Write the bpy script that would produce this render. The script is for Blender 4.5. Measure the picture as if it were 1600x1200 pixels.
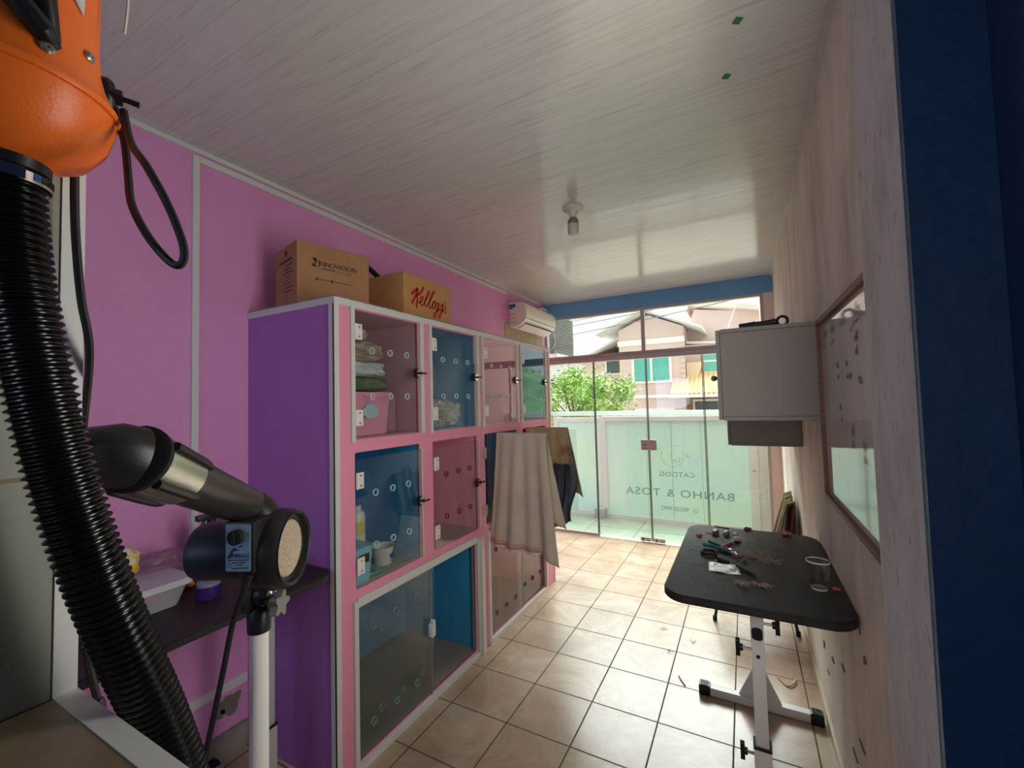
import bpy, bmesh, math, random
from mathutils import Vector, Matrix, noise
random.seed(7)
sc = bpy.context.scene
for o in list(bpy.data.objects): bpy.data.objects.remove(o)
COL = sc.collection

# ------------------------------------------------------------ camera, sky, lights, exposure
CAMZ = 1.576
yaw, pitch, roll = -0.4936, 0.0431, -0.0260
fw = Vector((math.sin(yaw)*math.cos(pitch), math.cos(yaw)*math.cos(pitch), math.sin(pitch)))
rt = Vector((math.cos(yaw), -math.sin(yaw), 0)); up = rt.cross(fw)
r2 = rt*math.cos(roll) + up*math.sin(roll); u2 = up*math.cos(roll) - rt*math.sin(roll)
cam = bpy.data.cameras.new('camera'); co = bpy.data.objects.new('camera', cam); COL.objects.link(co)
cam.sensor_width = 36; cam.lens = 672.507/1600*36; cam.clip_start = 0.02; cam.clip_end = 300
m = Matrix.Identity(4)
for i in range(3):
    m[i][0] = r2[i]; m[i][1] = u2[i]; m[i][2] = -fw[i]
m[2][3] = CAMZ
co.matrix_world = m
sc.camera = co
sc.view_settings.view_transform = 'Standard'; sc.view_settings.look = 'None'
sc.view_settings.gamma = 1; sc.view_settings.use_curve_mapping = False
sc.view_settings.exposure = 1.2
sc.cycles.diffuse_bounces = 8; sc.cycles.max_bounces = 16; sc.cycles.transparent_max_bounces = 32
W = bpy.data.worlds.new('sky'); sc.world = W; W.use_nodes = True
nt = W.node_tree; nt.nodes.clear()
wo = nt.nodes.new('ShaderNodeOutputWorld'); bg = nt.nodes.new('ShaderNodeBackground')
tc = nt.nodes.new('ShaderNodeTexCoord'); sx = nt.nodes.new('ShaderNodeSeparateXYZ')
rp = nt.nodes.new('ShaderNodeValToRGB')
rp.color_ramp.elements[0].position = 0.0; rp.color_ramp.elements[0].color = (0.80, 0.93, 0.96, 1)
rp.color_ramp.elements[1].position = 0.9; rp.color_ramp.elements[1].color = (1.0, 0.99, 0.96, 1)
e = rp.color_ramp.elements.new(0.35); e.color = (0.93, 0.97, 0.98, 1)
mx = nt.nodes.new('ShaderNodeMath'); mx.operation = 'MAXIMUM'; mx.inputs[1].default_value = 0.0
nt.links.new(tc.outputs['Generated'], sx.inputs[0]); nt.links.new(sx.outputs['Z'], mx.inputs[0]); nt.links.new(mx.outputs[0], rp.inputs[0])
# hazy sun glow high above the street: brighter sky in front of the shop than behind it
SKY_BASE, SKY_GLOW = 0.80, 17.5
dp = nt.nodes.new('ShaderNodeVectorMath'); dp.operation = 'DOT_PRODUCT'; dp.inputs[1].default_value = Vector((-.12, .62, .76)).normalized()
nt.links.new(tc.outputs['Generated'], dp.inputs[0])
m0 = nt.nodes.new('ShaderNodeMath'); m0.operation = 'MAXIMUM'; m0.inputs[1].default_value = 0.0; nt.links.new(dp.outputs['Value'], m0.inputs[0])
m1 = nt.nodes.new('ShaderNodeMath'); m1.operation = 'POWER'; m1.inputs[1].default_value = 6.0; nt.links.new(m0.outputs[0], m1.inputs[0])
sm = nt.nodes.new('ShaderNodeMapRange'); sm.interpolation_type = 'SMOOTHSTEP'; sm.inputs[1].default_value = .40; sm.inputs[2].default_value = .66; nt.links.new(mx.outputs[0], sm.inputs[0])
m2 = nt.nodes.new('ShaderNodeMath'); m2.operation = 'MULTIPLY'; nt.links.new(m1.outputs[0], m2.inputs[0]); nt.links.new(sm.outputs[0], m2.inputs[1])
m3 = nt.nodes.new('ShaderNodeMath'); m3.operation = 'MULTIPLY_ADD'; m3.inputs[1].default_value = SKY_GLOW; m3.inputs[2].default_value = SKY_BASE; nt.links.new(m2.outputs[0], m3.inputs[0])
nt.links.new(rp.outputs[0], bg.inputs[0]); nt.links.new(m3.outputs[0], bg.inputs[1]); nt.links.new(bg.outputs[0], wo.inputs[0])

RWX = .293
def area(name, loc, direction, sx_, sy_, power, color=(1, 1, 1), portal=False):
    l = bpy.data.lights.new(name, 'AREA'); l.shape = 'RECTANGLE'; l.size = sx_; l.size_y = sy_
    l.energy = power; l.color = color
    if portal: l.cycles.is_portal = True
    o = bpy.data.objects.new(name, l); COL.objects.link(o); o.location = loc
    o.rotation_euler = Vector(direction).to_track_quat('-Z', 'Y').to_euler()
    return o
area('shopfront_daylight_portal', (-0.93, 5.02, 1.3), (0, -1, 0), 2.3, 2.6, 1, portal=True)
# cool lamps added for unseen light from behind, either side of the booth
area('rear_cool_fill', (-1.67, -2.18, 1.7), (0, 1, -.05), .82, .78, 2.6, (0.18, 0.42, 1.0))
# fill lamp added in an invented right-wall opening, out of sight behind the partition
area('side_fill_lamp', (RWX-.03, .97, 1.62), (-1, .12, -.02), .38, 1.25, 5.6, (1.0, .97, .92))
area('booth_cool_fill', (-0.32, -2.18, 1.7), (0, 1, -.05), 0.5, .78, 2, (0.62, 0.78, 1.0))  # second rear fill lamp, added on the booth side

# ------------------------------------------------------------ materials
def lin(c):
    r = []
    for v in c[:3]:
        v /= 255.0
        r.append(v/12.92 if v <= .04045 else ((v+.055)/1.055)**2.4)
    return (*r, 1)
MATS = {}
def mat(name, rgb, rough=.6, metal=0., rgb2=None, nscale=6, stretch=(1, 1, 1), contrast=(.35, .65), bump=0., bscale=60, spec=.5, trans=0., alpha=1., coat=0., sheen=0.):
    if name in MATS: return MATS[name]
    M_ = bpy.data.materials.new(name); M_.use_nodes = True
    t = M_.node_tree; p = t.nodes['Principled BSDF']
    p.inputs['Base Color'].default_value = lin(rgb); p.inputs['Roughness'].default_value = rough
    p.inputs['Metallic'].default_value = metal; p.inputs['Specular IOR Level'].default_value = spec
    p.inputs['Coat Weight'].default_value = coat
    if sheen: p.inputs['Sheen Weight'].default_value = sheen
    if trans: p.inputs['Transmission Weight'].default_value = trans
    if alpha < 1: p.inputs['Alpha'].default_value = alpha
    if rgb2 or bump:
        g = t.nodes.new('ShaderNodeNewGeometry'); mp = t.nodes.new('ShaderNodeMapping')
        mp.inputs['Scale'].default_value = stretch; t.links.new(g.outputs['Position'], mp.inputs[0])
    if rgb2:
        n = t.nodes.new('ShaderNodeTexNoise'); n.inputs['Scale'].default_value = nscale; n.inputs['Detail'].default_value = 6
        n.inputs['Roughness'].default_value = .62
        cr = t.nodes.new('ShaderNodeValToRGB'); cr.color_ramp.elements[0].position = contrast[0]; cr.color_ramp.elements[1].position = contrast[1]
        cr.color_ramp.elements[0].color = lin(rgb); cr.color_ramp.elements[1].color = lin(rgb2)
        t.links.new(mp.outputs[0], n.inputs['Vector']); t.links.new(n.outputs['Fac'], cr.inputs[0]); t.links.new(cr.outputs[0], p.inputs['Base Color'])
    if bump:
        n2 = t.nodes.new('ShaderNodeTexNoise'); n2.inputs['Scale'].default_value = bscale; n2.inputs['Detail'].default_value = 4
        b = t.nodes.new('ShaderNodeBump'); b.inputs['Strength'].default_value = bump; b.inputs['Distance'].default_value = .01
        t.links.new(mp.outputs[0], n2.inputs['Vector']); t.links.new(n2.outputs['Fac'], b.inputs['Height']); t.links.new(b.outputs[0], p.inputs['Normal'])
    MATS[name] = M_
    return M_

def glass_mat(name, tint=(.93, .97, .95), ior=1.5, rough=0.0):
    if name in MATS: return MATS[name]
    M_ = bpy.data.materials.new(name); M_.use_nodes = True; t = M_.node_tree; t.nodes.clear()
    o = t.nodes.new('ShaderNodeOutputMaterial'); mix = t.nodes.new('ShaderNodeMixShader'); tr = t.nodes.new('ShaderNodeBsdfTransparent')
    gl = t.nodes.new('ShaderNodeBsdfGlossy')
    ge = t.nodes.new('ShaderNodeNewGeometry'); dt_ = t.nodes.new('ShaderNodeVectorMath'); dt_.operation = 'DOT_PRODUCT'
    t.links.new(ge.outputs['Normal'], dt_.inputs[0]); t.links.new(ge.outputs['Incoming'], dt_.inputs[1])
    ab = t.nodes.new('ShaderNodeMath'); ab.operation = 'ABSOLUTE'; t.links.new(dt_.outputs['Value'], ab.inputs[0])
    om = t.nodes.new('ShaderNodeMath'); om.operation = 'SUBTRACT'; om.inputs[0].default_value = 1; t.links.new(ab.outputs[0], om.inputs[1])
    pw = t.nodes.new('ShaderNodeMath'); pw.operation = 'POWER'; pw.inputs[1].default_value = 5; t.links.new(om.outputs[0], pw.inputs[0])
    r0 = ((ior-1)/(ior+1))**2
    fr = t.nodes.new('ShaderNodeMath'); fr.operation = 'MULTIPLY_ADD'; fr.inputs[1].default_value = 1-r0; fr.inputs[2].default_value = r0; t.links.new(pw.outputs[0], fr.inputs[0])
    tr.inputs[0].default_value = (*tint, 1); gl.inputs['Roughness'].default_value = rough
    t.links.new(fr.outputs[0], mix.inputs[0]); t.links.new(tr.outputs[0], mix.inputs[1]); t.links.new(gl.outputs[0], mix.inputs[2]); t.links.new(mix.outputs[0], o.inputs[0])
    MATS[name] = M_; return M_

def frosted_mat():
    M_ = bpy.data.materials.new('frosted_mint_glass'); M_.use_nodes = True; t = M_.node_tree; t.nodes.clear()
    o = t.nodes.new('ShaderNodeOutputMaterial'); mix = t.nodes.new('ShaderNodeMixShader'); d_ = t.nodes.new('ShaderNodeBsdfDiffuse'); tl = t.nodes.new('ShaderNodeBsdfTranslucent')
    c = lin((196, 236, 222)); d_.inputs[0].default_value = c
    g = t.nodes.new('ShaderNodeNewGeometry'); n = t.nodes.new('ShaderNodeTexNoise'); n.inputs['Scale'].default_value = 1.6; n.inputs['Detail'].default_value = 5
    cr = t.nodes.new('ShaderNodeValToRGB'); cr.color_ramp.elements[0].position = .35; cr.color_ramp.elements[1].position = .7
    cr.color_ramp.elements[0].color = lin((212, 240, 236)); cr.color_ramp.elements[1].color = lin((222, 242, 224))
    t.links.new(g.outputs['Position'], n.inputs['Vector']); t.links.new(n.outputs['Fac'], cr.inputs[0])
    t.links.new(cr.outputs[0], d_.inputs[0]); t.links.new(cr.outputs[0], tl.inputs[0])
    mix.inputs[0].default_value = .12
    t.links.new(d_.outputs[0], mix.inputs[1]); t.links.new(tl.outputs[0], mix.inputs[2]); t.links.new(mix.outputs[0], o.inputs[0])
    return M_

def tile_mat(name, size, off, grout, c1, c2, c3, rough=.22, bw=.006, nscale=3., groutlit=None):
    """square tiles by world position, grout lines between, mottled glaze"""
    M_ = bpy.data.materials.new(name); M_.use_nodes = True; t = M_.node_tree; p = t.nodes['Principled BSDF']
    g = t.nodes.new('ShaderNodeNewGeometry'); mp = t.nodes.new('ShaderNodeVectorMath'); mp.operation = 'SUBTRACT'; mp.inputs[1].default_value = off
    t.links.new(g.outputs['Position'], mp.inputs[0])
    br = t.nodes.new('ShaderNodeTexBrick'); br.offset = 0; br.squash = 1
    br.inputs['Scale'].default_value = 1; br.inputs['Brick Width'].default_value = size; br.inputs['Row Height'].default_value = size
    br.inputs['Mortar Size'].default_value = bw/2; br.inputs['Mortar Smooth'].default_value = .1
    br.inputs['Color1'].default_value = (0, 0, 0, 1); br.inputs['Color2'].default_value = (1, 1, 1, 1); br.inputs['Mortar'].default_value = (.5, .5, .5, 1)
    t.links.new(mp.outputs[0], br.inputs['Vector'])
    n = t.nodes.new('ShaderNodeTexNoise'); n.inputs['Scale'].default_value = nscale; n.inputs['Detail'].default_value = 9; n.inputs['Roughness'].default_value = .68; n.inputs['Distortion'].default_value = .6
    t.links.new(g.outputs['Position'], n.inputs['Vector'])
    cr = t.nodes.new('ShaderNodeValToRGB'); cr.color_ramp.elements[0].position = .32; cr.color_ramp.elements[1].position = .68
    cr.color_ramp.elements[0].color = lin(c1); cr.color_ramp.elements[1].color = lin(c3); e = cr.color_ramp.elements.new(.5); e.color = lin(c2)
    t.links.new(n.outputs['Fac'], cr.inputs[0])
    hs = t.nodes.new('ShaderNodeHueSaturation'); ml = t.nodes.new('ShaderNodeMapRange'); ml.inputs[3].default_value = .93; ml.inputs[4].default_value = 1.07
    t.links.new(br.outputs['Color'], ml.inputs[0]); t.links.new(ml.outputs[0], hs.inputs['Value']); t.links.new(cr.outputs[0], hs.inputs['Color'])
    mix = t.nodes.new('ShaderNodeMix'); mix.data_type = 'RGBA'; mix.inputs['B'].default_value = lin(grout)
    t.links.new(br.outputs['Fac'], mix.inputs['Factor']); t.links.new(hs.outputs[0], mix.inputs['A']); t.links.new(mix.outputs['Result'], p.inputs['Base Color'])
    rr = t.nodes.new('ShaderNodeMapRange'); rr.inputs[3].default_value = rough; rr.inputs[4].default_value = .9
    t.links.new(br.outputs['Fac'], rr.inputs[0]); t.links.new(rr.outputs[0], p.inputs['Roughness'])
    b = t.nodes.new('ShaderNodeBump'); b.inputs['Strength'].default_value = .35; b.inputs['Distance'].default_value = .003; b.invert = True
    t.links.new(br.outputs['Fac'], b.inputs['Height']); t.links.new(b.outputs[0], p.inputs['Normal'])
    return M_

def ceiling_mat():
    """PVC boards running across the room: fine seams plus grey marbled streaks along the boards"""
    M_ = bpy.data.materials.new('pvc_ceiling'); M_.use_nodes = True; t = M_.node_tree; p = t.nodes['Principled BSDF']
    g = t.nodes.new('ShaderNodeNewGeometry')
    mp = t.nodes.new('ShaderNodeMapping'); mp.inputs['Scale'].default_value = (1.1, 16, 1); mp.inputs['Rotation'].default_value = (0, 0, 0); t.links.new(g.outputs['Position'], mp.inputs[0])
    n = t.nodes.new('ShaderNodeTexNoise'); n.inputs['Scale'].default_value = 2.2; n.inputs['Detail'].default_value = 9; n.inputs['Roughness'].default_value = .7; n.inputs['Distortion'].default_value = .5
    t.links.new(mp.outputs[0], n.inputs['Vector'])
    cr = t.nodes.new('ShaderNodeValToRGB'); cr.color_ramp.elements[0].position = .28; cr.color_ramp.elements[1].position = .6
    cr.color_ramp.elements[0].color = lin((172, 170, 162)); cr.color_ramp.elements[1].color = lin((202, 202, 193)); e = cr.color_ramp.elements.new(.42); e.color = lin((194, 194, 185))
    t.links.new(n.outputs['Fac'], cr.inputs[0])
    s = t.nodes.new('ShaderNodeSeparateXYZ'); t.links.new(g.outputs['Position'], s.inputs[0])
    mo = t.nodes.new('ShaderNodeMath'); mo.operation = 'PINGPONG'; mo.inputs[1].default_value = .05; t.links.new(s.outputs['Y'], mo.inputs[0])
    lt = t.nodes.new('ShaderNodeMath'); lt.operation = 'LESS_THAN'; lt.inputs[1].default_value = .0012; t.links.new(mo.outputs[0], lt.inputs[0])
    mix = t.nodes.new('ShaderNodeMix'); mix.data_type = 'RGBA'; mix.inputs['B'].default_value = lin((150, 142, 134))
    mf = t.nodes.new('ShaderNodeMath'); mf.operation = 'MULTIPLY'; mf.inputs[1].default_value = .4
    t.links.new(lt.outputs[0], mf.inputs[0]); t.links.new(mf.outputs[0], mix.inputs['Factor']); t.links.new(cr.outputs[0], mix.inputs['A']); t.links.new(mix.outputs['Result'], p.inputs['Base Color'])
    b = t.nodes.new('ShaderNodeBump'); b.inputs['Strength'].default_value = .25; b.inputs['Distance'].default_value = .002
    t.links.new(mo.outputs[0], b.inputs['Height']); t.links.new(b.outputs[0], p.inputs['Normal'])
    p.inputs['Roughness'].default_value = .2; p.inputs['Coat Weight'].default_value = .15
    return M_

def dirty_wall_mat(name, c1, c2, stain, amount=(.56, .72), stretch=(1, 2.2, .55), scale=2.2, fleck=None, rough=.85):
    M_ = bpy.data.materials.new(name); M_.use_nodes = True; t = M_.node_tree; p = t.nodes['Principled BSDF']
    g = t.nodes.new('ShaderNodeNewGeometry'); mp = t.nodes.new('ShaderNodeMapping'); mp.inputs['Scale'].default_value = stretch; t.links.new(g.outputs['Position'], mp.inputs[0])
    n = t.nodes.new('ShaderNodeTexNoise'); n.inputs['Scale'].default_value = scale; n.inputs['Detail'].default_value = 8; n.inputs['Roughness'].default_value = .7
    t.links.new(mp.outputs[0], n.inputs['Vector'])
    cr = t.nodes.new('ShaderNodeValToRGB'); cr.color_ramp.elements[0].position = .3; cr.color_ramp.elements[0].color = lin(c1)
    cr.color_ramp.elements[1].position = amount[1]; cr.color_ramp.elements[1].color = lin(stain); e = cr.color_ramp.elements.new(amount[0]); e.color = lin(c2)
    t.links.new(n.outputs['Fac'], cr.inputs[0]); last = cr.outputs[0]
    if fleck:
        n3 = t.nodes.new('ShaderNodeTexNoise'); n3.inputs['Scale'].default_value = fleck[1]; n3.inputs['Detail'].default_value = 5
        mp3 = t.nodes.new('ShaderNodeMapping'); mp3.inputs['Scale'].default_value = (1, 1, .3); t.links.new(g.outputs['Position'], mp3.inputs[0]); t.links.new(mp3.outputs[0], n3.inputs['Vector'])
        c3 = t.nodes.new('ShaderNodeValToRGB'); c3.color_ramp.elements[0].position = fleck[2]; c3.color_ramp.elements[1].position = fleck[2]+.02
        t.links.new(n3.outputs['Fac'], c3.inputs[0])
        mix = t.nodes.new('ShaderNodeMix'); mix.data_type = 'RGBA'; mix.inputs['B'].default_value = lin(fleck[0])
        t.links.new(c3.outputs[0], mix.inputs['Factor']); t.links.new(last, mix.inputs['A']); last = mix.outputs['Result']
    t.links.new(last, p.inputs['Base Color']); p.inputs['Roughness'].default_value = rough
    n2 = t.nodes.new('ShaderNodeTexNoise'); n2.inputs['Scale'].default_value = 70; n2.inputs['Detail'].default_value = 5
    b = t.nodes.new('ShaderNodeBump'); b.inputs['Strength'].default_value = .3; b.inputs['Distance'].default_value = .006
    t.links.new(g.outputs['Position'], n2.inputs['Vector']); t.links.new(n2.outputs['Fac'], b.inputs['Height']); t.links.new(b.outputs[0], p.inputs['Normal'])
    return M_

PINK = mat('pink_paint', (232, 150, 172), .55, rgb2=(228, 144, 168), nscale=1.5, bump=.08, bscale=90)
WHITE = mat('white_metal', (222, 222, 218), .4)
TRIMW = mat('white_trim', (206, 205, 200), .45)
BLACKP = mat('black_plastic', (22, 22, 23), .38, bump=.04, bscale=300)
BLACKM = mat('black_matt', (16, 16, 17), .7)
CHROME = mat('chrome', (215, 212, 205), .16, 1.)
ALU = mat('bronze_aluminium', (178, 168, 162), .42, .25)
GLASS = glass_mat('clear_glass')
GLASSD = glass_mat('cabinet_glass', (.94, .96, .955), 1.6)
BLUE = mat('blue_paint', (14, 88, 138), .5)
STEEL = mat('brushed_steel', (190, 176, 170), .35, .55)

# ------------------------------------------------------------ mesh helpers
class MB:
    def __init__(s): s.bm = bmesh.new()
    def box(s, x0, x1, y0, y1, z0, z1, M=None, bev=0):
        b = bmesh.new(); bmesh.ops.create_cube(b, size=1)
        for v in b.verts: v.co = Vector(((x0+x1)/2+v.co.x*(x1-x0), (y0+y1)/2+v.co.y*(y1-y0), (z0+z1)/2+v.co.z*(z1-z0)))
        if bev: bmesh.ops.bevel(b, geom=b.edges[:], offset=bev, segments=2, affect='EDGES', profile=.7)
        s.add(b, M); return s
    def add(s, b, M=None):
        if M is not None: b.transform(M)
        me = bpy.data.meshes.new('t'); b.to_mesh(me); b.free(); s.bm.from_mesh(me); bpy.data.meshes.remove(me)
    def cyl(s, p0, p1, r0, r1=None, n=24, cap=True):
        r1 = r0 if r1 is None else r1; return s.loft([(Vector(p0), r0), (Vector(p1), r1)], n, cap)
    def loft(s, rings, n=24, cap=True, axis=None):
        """rings: (centre, radius) along a path; frames carried along"""
        pts = [Vector(p) for p, r in rings]; rad = [r for p, r in rings]; prev = None; loops = []
        for i, p in enumerate(pts):
            if axis is not None: t = Vector(axis).normalized()
            else:
                a = pts[max(i-1, 0)]; b = pts[min(i+1, len(pts)-1)]; t = (b-a)
                if t.length < 1e-9: t = Vector((0, 0, 1))
                t.normalize()
            if prev is None:
                ref = Vector((0, 0, 1)) if abs(t.z) < .9 else Vector((1, 0, 0)); u = t.cross(ref).normalized()
            else: u = (prev - t*prev.dot(t)).normalized()
            prev = u; v = t.cross(u)
            loops.append([s.bm.verts.new(p + (u*math.cos(2*math.pi*k/n)+v*math.sin(2*math.pi*k/n))*rad[i]) for k in range(n)])
        for a, b in zip(loops, loops[1:]):
            for k in range(n): s.bm.faces.new((a[k], a[(k+1) % n], b[(k+1) % n], b[k]))
        if cap: s.bm.faces.new(loops[0][::-1]); s.bm.faces.new(loops[-1])
        return s
    def tube(s, pts, r, n=10, sub=6, cap=True):
        P = [Vector(p) for p in pts]
        if sub > 1 and len(P) > 2:
            out = []
            for i in range(len(P)-1):
                p0 = P[max(i-1, 0)]; p1 = P[i]; p2 = P[i+1]; p3 = P[min(i+2, len(P)-1)]
                for k in range(sub):
                    t = k/sub
                    out.append(.5*((2*p1)+(p2-p0)*t+(2*p0-5*p1+4*p2-p3)*t*t+(3*p1-p0-3*p2+p3)*t**3))
            out.append(P[-1]); P = out
        return s.loft([(p, r) for p in P], n, cap)
    def lathe(s, c, prof, axis=(0, 0, 1), n=32, cap=False):
        """prof: (radius, height along axis)"""
        ax = Vector(axis).normalized(); c = Vector(c)
        return s.loft([(c+ax*h, max(r, 1e-4)) for r, h in prof], n, cap, axis=axis)
    def prism(s, outline, z0, z1, M=None):
        b = bmesh.new(); lo = [b.verts.new((x, y, z0)) for x, y in outline]; hi = [b.verts.new((x, y, z1)) for x, y in outline]
        b.faces.new(lo[::-1]); b.faces.new(hi); n = len(lo)
        for k in range(n): b.faces.new((lo[k], lo[(k+1) % n], hi[(k+1) % n], hi[k]))
        s.add(b, M); return s
    def sphere(s, c, r, sc3=(1, 1, 1), n=16):
        b = bmesh.new(); bmesh.ops.create_uvsphere(b, u_segments=n, v_segments=n//2+2, radius=r)
        for v in b.verts: v.co = Vector((v.co.x*sc3[0], v.co.y*sc3[1], v.co.z*sc3[2]))+Vector(c)
        s.add(b); return s
    def quad(s, *p): s.bm.faces.new([s.bm.verts.new(q) for q in p]); return s
    def split(s, name, material, parent=None, smooth=True):
        """every loose piece becomes a part of its own"""
        bm = s.bm; bm.verts.index_update(); bm.verts.ensure_lookup_table(); seen = set(); outs = []
        for v0 in bm.verts:
            if v0.index in seen: continue
            st = [v0]; isl = []; seen.add(v0.index)
            while st:
                v = st.pop(); isl.append(v)
                for e_ in v.link_edges:
                    o_ = e_.other_vert(v)
                    if o_.index not in seen: seen.add(o_.index); st.append(o_)
            q = MB(); mp = {v: q.bm.verts.new(v.co) for v in isl}
            for f in {f for v in isl for f in v.link_faces}: q.bm.faces.new([mp[v] for v in f.verts])
            outs.append(q.build(name, material, parent, smooth))
        bm.free(); return outs
    def build(s, name, material, parent=None, smooth=True, solid=0, subsurf=0):
        off = WL.get(parent.name, Vector()) if parent else Vector()
        bmesh.ops.recalc_face_normals(s.bm, faces=s.bm.faces[:]) if not solid else None
        s.bm.transform(Matrix.Translation(-off)) if off.length else None
        me = bpy.data.meshes.new(name); s.bm.to_mesh(me); s.bm.free(); me.materials.append(material)
        if smooth:
            for p in me.polygons: p.use_smooth = True
            me.set_sharp_from_angle(angle=math.radians(38))
        o = bpy.data.objects.new(name, me); COL.objects.link(o)
        if parent: o.parent = parent
        WL[o.name] = off.copy()
        if solid: md = o.modifiers.new('thickness', 'SOLIDIFY'); md.thickness = solid; md.offset = 0
        if subsurf: md = o.modifiers.new('smooth', 'SUBSURF'); md.levels = subsurf; md.render_levels = subsurf
        return o
WL = {}
def tag(o, label, cat, group=None, kind=None):
    if label: o['label'] = label
    if cat: o['category'] = cat
    if group: o['group'] = group
    if kind: o['kind'] = kind
    return o
def thing(name, loc, label, cat, group=None):
    o = bpy.data.objects.new(name, None); COL.objects.link(o); o.location = loc; o.empty_display_size = .05
    WL[o.name] = Vector(loc); return tag(o, label, cat, group)
def struct(o): o['kind'] = 'structure'; return o
def frame(o, xa, ya):
    """matrix taking local x,y to world axes xa,ya at origin o"""
    x = Vector(xa).normalized(); y = Vector(ya).normalized(); z = x.cross(y)
    M = Matrix.Identity(4)
    for i in range(3): M[i][0] = x[i]; M[i][1] = y[i]; M[i][2] = z[i]; M[i][3] = o[i]
    return M
def plate(splines, th, M=None):
    """filled 2D outline(s) with holes -> bmesh, thickness th"""
    cu = bpy.data.curves.new('c', 'CURVE'); cu.dimensions = '2D'; cu.fill_mode = 'BOTH'; cu.extrude = th/2
    for s in splines:
        sp = cu.splines.new('POLY'); sp.points.add(len(s)-1)
        for p, q in zip(sp.points, s): p.co = (q[0], q[1], 0, 1)
        sp.use_cyclic_u = True
    return curve_bm(cu, M)
def curve_bm(cu, M=None):
    o = bpy.data.objects.new('c', cu); COL.objects.link(o); bpy.context.view_layer.update()
    dg = bpy.context.evaluated_depsgraph_get(); me = bpy.data.meshes.new_from_object(o.evaluated_get(dg))
    b = bmesh.new(); b.from_mesh(me); bpy.data.meshes.remove(me); bpy.data.objects.remove(o); bpy.data.curves.remove(cu)
    bmesh.ops.remove_doubles(b, verts=b.verts, dist=1e-6)
    if M is not None: b.transform(M)
    return b
def text_bm(body, size, M, ext=.0004, shear=0, spacing=1., align='CENTER'):
    cu = bpy.data.curves.new('t', 'FONT'); cu.body = body; cu.size = size; cu.extrude = ext; cu.shear = shear
    cu.space_character = spacing; cu.align_x = align; cu.align_y = 'CENTER'; cu.resolution_u = 3
    return curve_bm(cu, M)
def circ(cx, cy, r, n=20): return [(cx+r*math.cos(2*math.pi*k/n), cy+r*math.sin(2*math.pi*k/n)) for k in range(n)]
def rrect(x0, x1, y0, y1, r, n=6):
    out = []
    for cx, cy, a0 in ((x1-r, y1-r, 0), (x0+r, y1-r, 90), (x0+r, y0+r, 180), (x1-r, y0+r, 270)):
        for k in range(n+1):
            a = math.radians(a0+90*k/n); out.append((cx+r*math.cos(a), cy+r*math.sin(a)))
    return out
def stroke_bm(strokes, w, M, depth=.0006):
    """flat pen strokes in local 2D"""
    b = bmesh.new()
    for s in strokes:
        P = []
        for i in range(len(s)-1):
            p0 = Vector(s[max(i-1, 0)]); p1 = Vector(s[i]); p2 = Vector(s[i+1]); p3 = Vector(s[min(i+2, len(s)-1)])
            for k in range(4):
                t = k/4; P.append(.5*((2*p1)+(p2-p0)*t+(2*p0-5*p1+4*p2-p3)*t*t+(3*p1-p0-3*p2+p3)*t**3))
        P.append(Vector(s[-1])); L = []
        for i, p in enumerate(P):
            t = (P[min(i+1, len(P)-1)]-P[max(i-1, 0)]); t = t.normalized() if t.length > 1e-9 else Vector((1, 0)); nrm = Vector((-t.y, t.x))*w/2
            L.append((b.verts.new((p.x+nrm.x, p.y+nrm.y, depth)), b.verts.new((p.x-nrm.x, p.y-nrm.y, depth))))
        for a, c in zip(L, L[1:]): b.faces.new((a[0], a[1], c[1], c[0]))
    b.transform(M); return b

# ------------------------------------------------------------ measurements of the place (metres)
LW, RW, H, D = -2.156, .293, 2.772, 4.94          # left wall, right wall, ceiling, shopfront plane
CF, C0, C1, CH = -1.537, 1.2535, 3.57, 2.055       # kennel cabinet front, ends, height

# ------------------------------------------------------------ setting
FLOOR = tile_mat('beige_floor_tile', .33, (-1.4297, 1.5659, 0), (84, 68, 56), (150, 126, 104), (170, 148, 126), (188, 168, 148), .26, .0075, 2.6)
b = MB(); b.box(LW-.1, RW+.1, -2.3, 4.90, -.1, 0); struct(b.build('floor', FLOOR))
b = MB(); b.box(LW-.1, RW+.1, 4.90, 4.99, -.1, .004); struct(b.build('trim_1', mat('threshold_stone', (206, 196, 180), .5, rgb2=(180, 168, 150), nscale=20)))
b = MB(); b.box(LW-.1, RW+.1, -2.3, D+.05, H, H+.1); struct(b.build('ceiling', ceiling_mat()))
PW = dirty_wall_mat('pink_wall_paint', (220, 150, 198), (216, 144, 194), (208, 136, 184), (.5, .8), (1, 1, 1), 1.2, rough=.6)
b = MB(); b.box(LW-.12, LW, -2.3, D+.1, -.05, H); WALL_L = struct(b.build('wall_left', PW))
RWM = dirty_wall_mat('stained_white_wall', (228, 222, 210), (212, 204, 190), (172, 160, 146), (.5, .74), (1, 1.6, .5), 2.4, fleck=((150, 142, 132), 30, .74))
b = MB(); b.box(RW, RW+.15, 1.17, D+.1, -.05, H); b.box(RW, RW+.15, .741, .77, -.05, H); b.box(RW, RW+.15, .77, 1.17, -.05, .97); b.box(RW, RW+.15, .77, 1.17, 2.27, H); WALL_R = struct(b.build('wall_right', RWM))
b = MB(); b.box(RW+.06, RW+.10, .77, .79, .97, 2.27); b.box(RW+.06, RW+.10, 1.15, 1.17, .97, 2.27); b.box(RW+.06, RW+.10, .77, 1.17, .97, .99); b.box(RW+.06, RW+.10, .77, 1.17, 2.25, 2.27); struct(b.build('side_opening_frame', ALU, smooth=False))  # frame for the side opening added in the right wall for light
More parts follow.
